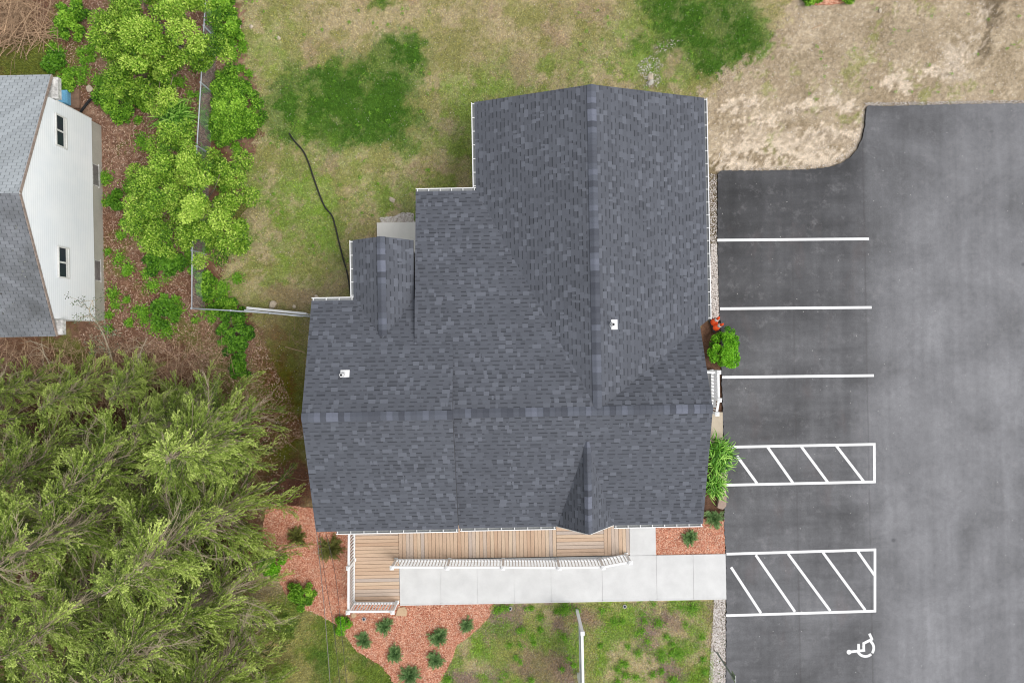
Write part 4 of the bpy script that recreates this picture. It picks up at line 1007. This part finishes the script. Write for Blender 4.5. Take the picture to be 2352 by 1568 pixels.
def limbs(root, ends, base_r, name='trunk', mat=BARK, fork=.35, h0=None):
    mb = MB(); tops = np.array(ends); h = h0 or tops[:, 2].max()*.35; f = Vector((0, 0, h))
    mb.tube([(0,0,-.1), (.02,0,h*.5), f], [base_r, base_r*.8, base_r*.65], 8)
    for e_ in ends:
        e_ = Vector(e_); mid = f.lerp(e_, .5)+Vector((random.uniform(-.15,.15), random.uniform(-.15,.15), random.uniform(0,.2)))
        mb.tube([f, mid, e_], [base_r*.4, base_r*.2, base_r*.07], 5)
    return mb.build(name, mat, root, True)
def broadleaf(c, R, h, n, label, mat=LEAFY, per=260, size=.08, lobes=None, seed=1, cat='tree', name='broadleaf_tree', br=.09, lean=(0,0)):
    rr = random.Random(seed); root = empty(name, (c[0], c[1], 0), 0, label, cat)
    cs_ = []; rs = []
    for i in range(n):
        a = rr.uniform(0, 6.283); q = math.sqrt(rr.random()); k = R*(1+.18*math.sin(a*3+seed)+.12*math.sin(a*5+seed*2))
        x = k*q*math.cos(a)+lean[0]; y = k*q*math.sin(a)+lean[1]; z = h*(.55+.42*math.sqrt(max(0, 1-q*q*.85)))-rr.uniform(0, h*.32)
        cs_.append((x, y, z)); rs.append(rr.uniform(.18, .42)*R/2.2)
    for (x, y, z, q) in (lobes or []): cs_.append((x, y, z)); rs.append(q)
    clumpy('crown', root, mat, cs_, rs, per, size, fl=.5)
    limbs(root, rr.sample(cs_, min(len(cs_), 26)), br)
    return root
t2 = P(413,440,3.2); broadleaf((t2.x, t2.y), 2.05, 4.2, 140, 'rounded yellow green tree over the chain link fence beside the white house', seed=3, per=290, lobes=[(-2.2,-1.0,2.2,.3),(-1.9,-1.4,2.2,.3),(1.0,-2.2,2.4,.35),(.2,-2.35,2.2,.3),(2.0,1.2,2.6,.4),(-2.0,.9,2.4,.35)])
t1 = P(335,42,3.4); broadleaf((t1.x, t1.y), 2.0, 4.6, 140, 'taller yellow green tree at the top edge left of the fence', seed=8, per=290, lobes=[(2.2,-.8,3.0,.4),(2.5,-1.0,2.8,.35),(-1.6,-1.6,2.5,.45),(-1.9,-2.0,2.2,.4),(.2,-2.4,2.4,.4),(-.4,-2.6,2.0,.4)])
t3 = P(300,165,2.0); broadleaf((t3.x, t3.y), 1.05, 2.6, 60, 'pale leaved bush below the taller yellow green tree', mat=LEAFY, seed=14, per=200, size=.085, cat='bush', name='bush', br=.04)

def shrub(name, dx, dy, R, h, n, label, mat=LEAFG, per=150, size=.1, ry=1.0, seed=1, cat='bush', group=None, rot=0):
    rr = random.Random(seed*7+1); c = P(dx, dy, h*.6); root = empty(name, (c.x, c.y, 0), rot, label, cat, group); cs_ = []; rs = []
    for i in range(n):
        a = rr.uniform(0, 6.283); q = math.sqrt(rr.random()); k = R*(1+.2*math.sin(a*3+seed)); x, y = k*q*math.cos(a), k*q*math.sin(a)*ry
        z = h*(.35+.55*math.sqrt(max(0, 1-q*q)))-rr.uniform(0, h*.2); cs_.append((x, y, max(z, .06))); rs.append(rr.uniform(.13, .26)*max(.6, min(R, 1.1)))
    clumpy('foliage', root, mat, cs_, rs, per, size)
    mb = MB()
    for e_ in rr.sample(cs_, min(len(cs_), 12)): mb.tube([(0,0,0), (e_[0]*.4, e_[1]*.4, e_[2]*.6), e_], [.015,.01,.004], 4)
    mb.build('stem', BARK, root)
    return root
shrub('bush', 535,245, .95, .8, 120, 'large bright green weedy bush right of the fence at its middle', LEAFG, ry=1.45, seed=2, size=.085)
shrub('bush', 520,60, .5, .7, 34, 'narrow green bush right of the fence near the top edge', LEAFG, ry=1.7, seed=3)
shrub('bush', 505,20, .5, .9, 26, 'green bush touching the fence at the top edge', LEAFG, seed=4)
shrub('bush', 270,232, .85, .6, 44, 'low rounded green bush beside the black corrugated pipe', LEAFG, ry=.75, seed=5, rot=-.4)
shrub('bush', 160,45, .55, .7, 36, 'green bush next to the brush pile', LEAFG, ry=1.5, seed=6)
shrub('bush', 375,600, .75, .5, 44, 'dark green low bush beneath the rounded tree, west of the fence', LEAFD, ry=.7, seed=7)
shrub('bush', 375,715, .5, .35, 24, 'sprawling green weed in the litter by the fence corner', LEAFD, ry=1.2, seed=8)
shrub('bush', 532,765, .65, .55, 46, 'dark green bush south of the fence corner', LEAFD, ry=1.3, seed=9, size=.08)
shrub('bush', 520,705, .55, .4, 24, 'green weeds growing through the fence near its corner', LEAFG, ry=.6, seed=10)
shrub('bush', 548,840, .38, .35, 18, 'small dark green bush between conifers and the side yard', LEAFD, ry=1.5, seed=11)
shrub('bush', 265,458, .3, .3, 14, 'small dark green weed at the foot of the white house wall', LEAFD, seed=12)
shrub('bush', 470,650, .28, .4, 16, 'green weeds at the foot of the chain link', LEAFG, ry=2.2, seed=13)
shrub('bush', 330,236, .28, .3, 12, 'green weeds between the pale bush and the strap leaved clump', LEAFG, seed=14)
shrub('bush', 120,140, .45, .35, 20, 'weeds behind the grey roof corner', LEAFD, ry=.7, seed=15)
shrub('bush', 145,195, .45, .35, 16, 'weeds along the brown board', LEAFG, ry=.7, seed=16)
shrub('bush', 1668,800, .56, .85, 70, 'vivid green shrub between the cones and the side stoop', LEAFS, 190, .055, 1.35, 17)
shrub('bush', 622,1297, .48, .6, 34, 'bright green shrub at the conifer edge of the mulch bed', LEAFS, 170, .06, .9, 18)
shrub('bush', 690,1367, .52, .5, 30, 'lime green shrub on the lower left of the mulch bed', LEAFG, 170, .06, .9, 19)
shrub('bush', 787,1437, .3, .4, 16, 'small bright green shrub at the tip between mulch and grass', LEAFS, 150, .05, 1, 20)
# loose ground cover: patches too fine to count
def cover(name, spots, label, mat, size=.05):
    Vs = []; Fs = []; T = []; off = 0
    for dx, dy, R, n in spots:
        c = P(dx, dy); m = n; a = rng.uniform(0, 6.283, m); q = np.abs(rng.normal(0, .5, m))*R
        x = c.x+q*np.cos(a); y = c.y+q*np.sin(a); z = .03+.1*rng.random(m)*np.exp(-q/R)
        d = np.stack([np.cos(a+rng.normal(0,1,m)), np.sin(a+rng.normal(0,1,m)), rng.normal(.1,.3,m)], 1); nn = unit(np.stack([rng.normal(0,.4,m), rng.normal(0,.4,m), np.ones(m)], 1))
        V, F = leaf_arrays(np.stack([x,y,z],1), d, nn, rng.uniform(size*.6,size*1.4,m), rng.uniform(size*.35,size*.7,m)); Vs.append(V); Fs.append(F+off); off += len(V)
        T.append(np.clip(rng.normal(.5,.2,m), 0, 1))
    o = npmesh(name, np.concatenate(Vs), np.concatenate(Fs), mat, tone=np.concatenate(T)); tag(o, label, 'ground cover', kind='stuff')
rc = random.Random(5)
cover('ground_cover', [(rc.uniform(240,560), rc.uniform(100,760), rc.uniform(.12,.4), rc.randint(60,340)) for _ in range(150)] + [(rc.uniform(485,575), rc.uniform(-20,300), rc.uniform(.15,.35), 220) for _ in range(22)] + [(rc.uniform(120,230), rc.uniform(60,215), rc.uniform(.15,.4), 220) for _ in range(16)], 'low leafy weeds creeping over the litter on both sides of the fence', LEAFG, .085)
cover('ground_cover', [(rc.uniform(600,1000), rc.uniform(20,640), rc.uniform(.05,.14), rc.randint(10,45)) for _ in range(90)] + [(rc.uniform(1300,1620), rc.uniform(20,220), .1, 30) for _ in range(30)] + [(rc.uniform(1830,2340), rc.uniform(10,230), rc.uniform(.05,.12), 26) for _ in range(26)], 'tiny broad leaved weeds dotted through the lawn and bare soil', LEAFG, .04)
cv = [(1150+rc.uniform(0,480), rc.uniform(1385,1568), rc.uniform(.1,.3), rc.randint(60,260)) for _ in range(60)]
cover('ground_cover', cv + [(1300,1395,.35,500),(1590,1395,.32,480),(1140,1400,.25,300),(1512,1430,.3,380),(1560,1500,.4,600),(1410,1425,.3,380),(1545,1560,.35,400),(1030,1560,.3,380)], 'bright clover clumps in the lawn south of the walkway', LEAFG, .05)

def strap_clump(dx, dy, R, n, label, seed=1, h=.5, group=None, bias=None):
    c = P(dx, dy, .25); root = empty('strap_leaved_plant', (c.x, c.y, 0), 0, label, 'plant', group)
    rg = np.random.default_rng(seed); a = rg.uniform(0, 6.283, n)
    if bias is not None: a = np.where(rg.random(n) < .5, bias+rg.normal(0, .7, n), a)
    L = R*rg.uniform(.6, 1.1, n); wv = rg.uniform(.016, .03, n); hh = h*rg.uniform(.6, 1.2, n)
    off = rg.normal(0, R*.28, (n, 2)); k = 7; V = np.zeros((n, k, 2, 3)); cur = rg.normal(0, .35, n)
    for i in range(k):
        t = i/(k-1); aa = a+cur*t; x = off[:, 0]+np.cos(aa)*L*t; y = off[:, 1]+np.sin(aa)*L*t; z = hh*(1-(1-t*1.45)**2*1.0)*.9
        z = np.maximum(z*1.0, .03); wd = wv*(1-t**2.2*.93)
        V[:, i, 0] = np.stack([x-np.sin(aa)*wd, y+np.cos(aa)*wd, z], 1); V[:, i, 1] = np.stack([x+np.sin(aa)*wd, y-np.cos(aa)*wd, z], 1)
    V = V.reshape(-1, 3); F = []
    b = np.arange(n)[:, None]*k*2 + np.arange(k-1)[None]*2
    F = np.stack([b, b+1, b+3, b+2], -1).reshape(-1, 4)
    tn = np.clip(np.repeat(rg.normal(.42, .27, n), k-1)+np.tile(np.linspace(-.15, .25, k-1), n), 0, 1)
    npmesh('leaves', V, F, STRAP, root, tone=tn)
    return root
strap_clump(398,272, .8, 340, 'broad strap leaved clump west of the fence above the rounded tree', 1, .5, bias=0)
strap_clump(1648,1035, .66, 190, 'upper strap leaved plant beside the narrow hatched aisle', 2, .5, bias=0)
strap_clump(1645,1075, .5, 95, 'middle strap leaved plant beside the narrow hatched aisle', 5, .5, bias=0)
strap_clump(1640,1112, .55, 140, 'lower strap leaved plant beside the narrow hatched aisle', 3, .45, bias=-.8)
strap_clump(490,290, .4, 60, 'strap leaved tuft poking through the fence near the weedy bush', 4, .4)

def juniper(dx, dy, R, label, mat=JUNI, seed=1, h=.34, n=52, group='young junipers in the mulch'):
    c = P(dx, dy, h*.5); root = empty('juniper', (c.x, c.y, 0), 0, label, 'shrub', group); rg = np.random.default_rng(seed)
    Pz = []; Dz = []; Tz = []; mb = MB()
    for i in range(n):
        a = rg.uniform(0, 6.283); L = R*rg.uniform(.55, 1.15); el = rg.uniform(.15, 1.1)
        d0 = np.array([math.cos(a)*math.cos(el), math.sin(a)*math.cos(el), math.sin(el)]); m = 26
        t = np.linspace(.12, 1, m); pts = d0[None]*(L*t)[:, None]; pts[:, 2] = pts[:, 2]*(h/R)*1.1*(1-.35*t)+.03
        mb.tube([pts[0], pts[m//2], pts[-1]], [.006,.004,.002], 3, cap=False)
        for s in range(3):
            dd = unit(d0[None]*.9+rg.normal(0, .55, (m, 3))); Pz.append(pts+rg.normal(0,.012,(m,3))); Dz.append(dd); Tz.append(np.clip(.2+.5*t+rg.normal(0,.15,m), 0, 1))
    p = np.concatenate(Pz); d = np.concatenate(Dz); k = len(p)
    V, F = leaf_arrays(p, d, unit(np.stack([rg.normal(0,.4,k), rg.normal(0,.4,k), np.ones(k)],1)), rg.uniform(.06,.11,k), rg.uniform(.011,.02,k))
    npmesh('foliage', V, F, mat, root, tone=np.concatenate(Tz)); mb.build('stem', BARK, root)
for i, (x, y, R, lb) in enumerate([(882,1439,.33,'juniper nearest below the deck railing in the mulch triangle'), (834,1471,.33,'leftmost juniper in the mulch triangle'), (906,1502,.33,'juniper between the leftmost one and the lowest one'),
        (1006,1465,.36,'juniper in the middle right of the mulch triangle'), (1071,1435,.32,'rightmost juniper close to the walkway edge'), (1001,1517,.35,'juniper near the right mulch edge above the lowest one'), (940,1553,.4,'lowest juniper at the bottom of the mulch triangle')]):
    juniper(x, y, R*(1.1,1.0,1.15,1.22,.98,1.08,1.25)[i], lb, seed=i+10, n=(44,40,50,60,38,46,62)[i], h=(.3,.26,.3,.36,.28,.3,.36)[i])
juniper(1585,1235,.32,'small dark juniper alone in the red mulch by the parking lot', seed=30)
juniper(1640,1190,.42,'feathery grey green juniper at the kerb by the roof corner', seed=31, n=60)
juniper(680,1232,.42,'sparse bronze juniper in the upper left of the mulch bed', JUNB, 32, .35, 40)
juniper(758,1262,.55,'large bronze green juniper beside the deck railing', JUNB, 33, .45, 70)
# planting clumps at the top edge over pink mulch
shrub('bush', 1870,-8, .3, .35, 14, 'green clump at the top edge over a pink mulch ring', LEAFG, seed=41); shrub('bush', 1945,-12, .25, .3, 10, 'second green clump at the top edge right of the first', LEAFG, seed=42)
bed('mulch_ring', [(1845,-40),(1975,-40),(1965,0),(1930,8),(1880,12),(1852,2)], .02, .02, 9)

# brush pile
mb = MB(); c = P(35,50); rr = random.Random(4)
for i in range(420):
    a = rr.gauss(.2, 1.1); L = rr.uniform(.6, 2.4); x = c.x+rr.gauss(0,.75); y = c.y+rr.gauss(0,.55); z = rr.uniform(.05,.75)*max(.2, 1-math.hypot(x-c.x, y-c.y)/2.4)
    d = Vector((math.cos(a), math.sin(a), 0)); q = Vector((-d.y, d.x, 0))*rr.gauss(0,.14)*L; r0 = rr.uniform(.005,.016)
    mb.tube([Vector((x,y,z))-d*L/2, Vector((x,y,z+rr.uniform(0,.12)))+q, Vector((x,y,z+rr.uniform(-.1,.15)))+d*L/2], [r0,r0*.8,r0*.35], 4, cap=False)
tag(mb.build('brush_pile', STICK), 'heap of bare brown branches in the top left corner', 'brush pile')
# single fallen sticks
mb = MB()
for i in range(260):
    if rr.random() < .75: q = P(rr.uniform(230,600), rr.uniform(60,800))
    else: q = P(rr.uniform(500,700), rr.uniform(560,1150))
    a = rr.uniform(0,3.14); L = rr.uniform(.2,.9); d = Vector((math.cos(a), math.sin(a), 0)); n_ = Vector((-d.y,d.x,0))*rr.gauss(0,.1)*L; z = Vector((0,0,.04)); r0 = rr.uniform(.004,.009)
    mb.tube([q-d*L/2+z, q+n_+z*1.6, q+d*L/2+z], [r0,r0,r0*.5], 4, cap=False)
tag(mb.build('fallen_sticks', STICK), 'thin fallen sticks lying over the litter', 'sticks', kind='stuff')
for pts, lb in (([(1866,66),(1880,60),(1890,57)],'pale stick on the bare soil near the top edge'), ([(655,796),(668,800),(690,806),(700,810)],'crooked pale stick in the grass below the fence'), ([(355,168),(375,178),(398,189)],'straight pale stick under the pale leaved bush'), ([(495,726),(505,722),(518,716),(530,722)],'curved stick lying by the litter right of the fence')):
    mb = MB(); mb.tube(smooth([P(a,b,.05) for a,b in pts],5), [.016]*(5*(len(pts)-1)+1), 6); tag(mb.build('stick', STICK), lb, 'stick')

# ------------------------------------------------------------------ conifers
def conifer_mesh(seed, h, Rb, nb_=120, gap=.4):
    """tall loose conifer: bent trunk, bare inner boughs, plump needle sprays towards the tips"""
    rg = np.random.default_rng(seed); Pz = []; Dz = []; Tz = []; wood_ = MB(); rr = random.Random(seed)
    tr = [Vector((0,0,-.1))]; off = Vector((0,0,0)); vel = Vector((rr.uniform(-.12,.12), rr.uniform(-.12,.12), 0))
    for i in range(1, 9):
        vel += Vector((rr.uniform(-.12,.12), rr.uniform(-.12,.12), 0)); off += vel; tr.append(Vector((off.x, off.y, h*i/8)))
    def tp(z):
        f = max(0, min(7.999, z/h*8)); i = int(f); return tr[i].lerp(tr[i+1], f-i)
    trunk = MB(); trunk.tube(tr, [.15*(1-i/8.6)+.012 for i in range(9)], 8)
    for b in range(nb_):
        z = h*(.1+.88*(b+rr.random())/nb_); a = rr.uniform(0, 6.283) if rr.random() < .7 else rr.gauss(.55, .9); rel = z/h; ctone = rr.gauss(0, .17)
        L = Rb*(1-rel)**.6*rr.choice((.4, .6, .85, 1.2))*rr.uniform(.85, 1.15) + .3
        if rel < .2: L *= .85
        base = tp(z); m = max(9, int(L*15)); t = np.linspace(0, 1, m); side = rr.gauss(0, .8); s2 = rr.gauss(0, .7)
        ang = a+side*t+s2*t*t; lift = rr.uniform(-.1, .45); up = rr.uniform(.05, .4)
        x = base.x+np.cumsum(np.cos(ang))*L/m; y = base.y+np.cumsum(np.sin(ang))*L/m; zz = z+L*(lift*t-.6*t**2+up*t**3)
        st = [(x[i], y[i], zz[i]) for i in (0, m//4, m//2, 3*m//4, m-1)]; br = (.008+.009*L)*(1-.4*rel)
        wood_.tube([tuple(base)]+st, [br*1.1, br, br*.8, br*.6, br*.4, br*.2], 4, cap=False)
        dead = rr.random() < .2
        for i in range(int(m*.08), m):
            f = i/m; green = (f > gap*(1.1-rel)+rr.uniform(-.15, .1)) and not dead
            for s in (-1, 1):
                if rr.random() < .3: continue
                bl = (.12+.30*math.sin(math.pi*min(1, f*.85+.1)))*min(1, L/1.5)*rr.uniform(.5, 1.3)
                ba = ang[i]+s*rr.uniform(.35, 1.0); q = max(3, int(bl/.032)); tt = np.linspace(.12, 1, q)
                ca = ba-s*rr.uniform(.1,.7)*tt
                bx = x[i]+np.cos(ca)*bl*tt; by = y[i]+np.sin(ca)*bl*tt; bz = zz[i]+rr.uniform(-.5,.35)*tt*bl
                if (not green and rel < .9) or rr.random() < .2: wood_.tube([(x[i],y[i],zz[i]), (bx[q//2],by[q//2],bz[q//2]+.01), (bx[-1],by[-1],bz[-1])], [.006,.004,.002], 3, cap=False)
                if not green: continue
                for _ in range(3):
                    Pz.append(np.stack([bx, by, bz], 1)+rg.normal(0, .006, (q, 3)))
                    Dz.append(np.stack([np.cos(ca), np.sin(ca), np.full(q, .25)], 1)+rg.normal(0, .42, (q, 3)))
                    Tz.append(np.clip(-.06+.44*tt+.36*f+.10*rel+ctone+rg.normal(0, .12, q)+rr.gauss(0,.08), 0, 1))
    p = np.concatenate(Pz); d = np.concatenate(Dz); k = len(p)
    V, F = leaf_arrays(p, d, unit(np.stack([rg.normal(0,.6,k), rg.normal(0,.6,k), np.ones(k)],1)), rg.uniform(.045,.08,k), rg.uniform(.016,.026,k), .1)
    return trunk, wood_, (V, F, np.concatenate(Tz))
kinds = []
for sd_, h_, R_ in ((1, 9.5, 2.5), (2, 8.2, 2.4), (3, 10.3, 2.7), (4, 6.6, 2.1)):
    kinds.append(conifer_mesh(sd_, h_, R_, 190 if h_ > 7.5 else 150))
CONG = 'tall conifers filling the lower left'
spots = [(-11.0,-3.3,1,'conifer nearest the fence corner at the upper right of the conifer stand'), (-10.9,-6.2,0,'conifer reaching toward the side yard, below the one nearest the fence corner'), (-10.7,-9.0,2,'conifer beside the bright green shrub at the mulch edge'),
         (-10.9,-11.7,1,'conifer level with the deck corner at the right edge of the stand'), (-11.0,-14.2,0,'conifer at the bottom edge nearest the south west grass'), (-13.9,-2.9,3,'short conifer just south of the white house corner'),
         (-14.0,-5.4,2,'tall conifer in the second row behind the side yard ones'), (-14.1,-8.2,0,'tall conifer in the middle of the stand'), (-13.9,-11.0,2,'tall conifer in the lower middle of the stand'), (-14.2,-13.8,1,'conifer at the bottom edge in the second row'),
         (-17.2,-3.2,3,'short conifer just below the weathered dark roof slope'), (-17.4,-6.2,1,'conifer at the left edge of the photo below the dark roof'), (-17.3,-9.3,3,'shorter conifer in the left third of the stand'), (-17.4,-12.4,0,'conifer at the bottom left corner of the photo'),
         (-12.4,-4.5,3,'short conifer squeezed between the first two rows near the top'), (-12.4,-10.1,3,'short conifer squeezed between the rows lower down'),
         (-16.3,-1.0,3,'low loose conifer whose tips touch the dark roof eave'), (-12.3,-1.9,3,'thin conifer above the others beside the litter'), (-19.6,-2.6,1,'conifer under the left end of the dark roof'),
         (-14.6,-0.9,3,'low scraggly conifer south of the white house corner, in the twig tangle'), (-18.3,-1.1,3,'low conifer hugging the dark roof eave at the left edge'), (-13.0,-2.4,3,'thin low conifer in front of the twig tangle')]
protos = {}
for i, (x, y, k, lb) in enumerate(spots):
    if k not in protos:
        root = empty('conifer_tree', (x, y, 0), 0, lb, 'tree', CONG); tr_, wd_, (V, F, T) = kinds[k]
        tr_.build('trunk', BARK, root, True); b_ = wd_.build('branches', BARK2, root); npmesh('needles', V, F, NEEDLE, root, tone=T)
        protos[k] = root
    else:
        src = protos[k]; root = src.copy(); COL.objects.link(root); root.location = (x, y, 0); tag(root, lb)
        for ch in list(src.children):
            c_ = ch.copy(); COL.objects.link(c_); c_.parent = root
    root.rotation_euler.z = [0, .3, -.3, .45, -.4, .2, .5, -.2, .4, -.35, .5, .1, -.45, .25, .3, -.3, .2, -.4, .5, .8, -.5, 1.7][i]
    s_ = [1,1,.95,1.05,1,1,1,.95,1,1.05,.9,1,1.1,1,.9,1,.55,.6,.8,.5,.5,.6][i]; root.scale = (s_, s_, s_)

# understory: bare twigs below the conifers, thin saplings by the old house
mb = MB(); rr = random.Random(21)
for i in range(2600):
    if rr.random() < .4: q = P(rr.uniform(-20, 520), rr.uniform(785, 930), .1)
    else: q = P(rr.uniform(-200, 600), rr.uniform(880, 1650), .1)
    a = rr.gauss(.6, 1.2); L = rr.uniform(.3, 1.3); d = Vector((math.cos(a), math.sin(a), rr.uniform(-.1, .7))); z = rr.uniform(.05, 1.4); n_ = Vector((-d.y, d.x, .3))*rr.gauss(0, .22)*L; r0 = rr.uniform(.004, .010)
    b = Vector((q.x, q.y, z)); mb.tube([b-d*L/2, b+n_, b+d*L/2+n_*.2], [r0, r0*.7, r0*.3], 3, cap=False)
tag(mb.build('twig_thicket', STICK), 'tangle of bare grey brown twigs under and in front of the conifers', 'brush', kind='stuff')
GREYL = foliage('grey_green_leaves', (.05,.07,.04,1), (.13,.17,.10,1), (.3,.36,.22,1), .2)
def sapling(x0, y0, pts, label, seed, leafy):
    rr = random.Random(seed); base = P(x0, y0, 0); root = empty('sapling', (base.x, base.y, 0), 0, label, 'tree', 'bare saplings by the old house')
    path = smooth([Vector((0,0,0))]+[P(*p)-base for p in pts], 6); n = len(path); mb = MB(); mb.tube(path, [.03*(1-i/n)+.006 for i in range(n)], 6); mb.build('trunk', grainy('pale_sapling_bark', S(205,190,165), .9, .15, 18), root, True)
    mb = MB(); cs_ = []
    for i in range(22):
        k = rr.randint(n//4, n-1); p = path[k]; a = rr.uniform(0, 6.28); L = rr.uniform(.25, .8)
        e1 = p+Vector((math.cos(a)*L*.5, math.sin(a)*L*.5, rr.uniform(0,.25))); e2 = e1+Vector((math.cos(a+.5)*L*.5, math.sin(a+.5)*L*.5, rr.uniform(-.1,.2)))
        mb.tube([p, e1, e2], [.009,.006,.003], 4, cap=False); cs_.append(tuple(e2)); cs_.append(tuple(e1))
    mb.build('branches', BARK2, root)
    if leafy: clumpy('leaves', root, GREYL, [c for c in cs_ if c[2] > .5], [.14]*len([c for c in cs_ if c[2] > .5]), 12, .06)
sapling(262, 848, [(254,815,.9),(240,775,1.9),(222,740,2.7),(205,715,3.4),(212,690,3.9)], 'tallest pale sapling leaning over the corner of the white house wall', 1, True)
sapling(118, 860, [(112,835,.8),(100,810,1.5),(95,790,2.1)], 'short forked pale sapling below the dark roof eave', 2, False)
sapling(312, 862, [(316,830,.8),(326,800,1.5),(338,775,2.1)], 'slim pale sapling right of the tallest one', 3, False)
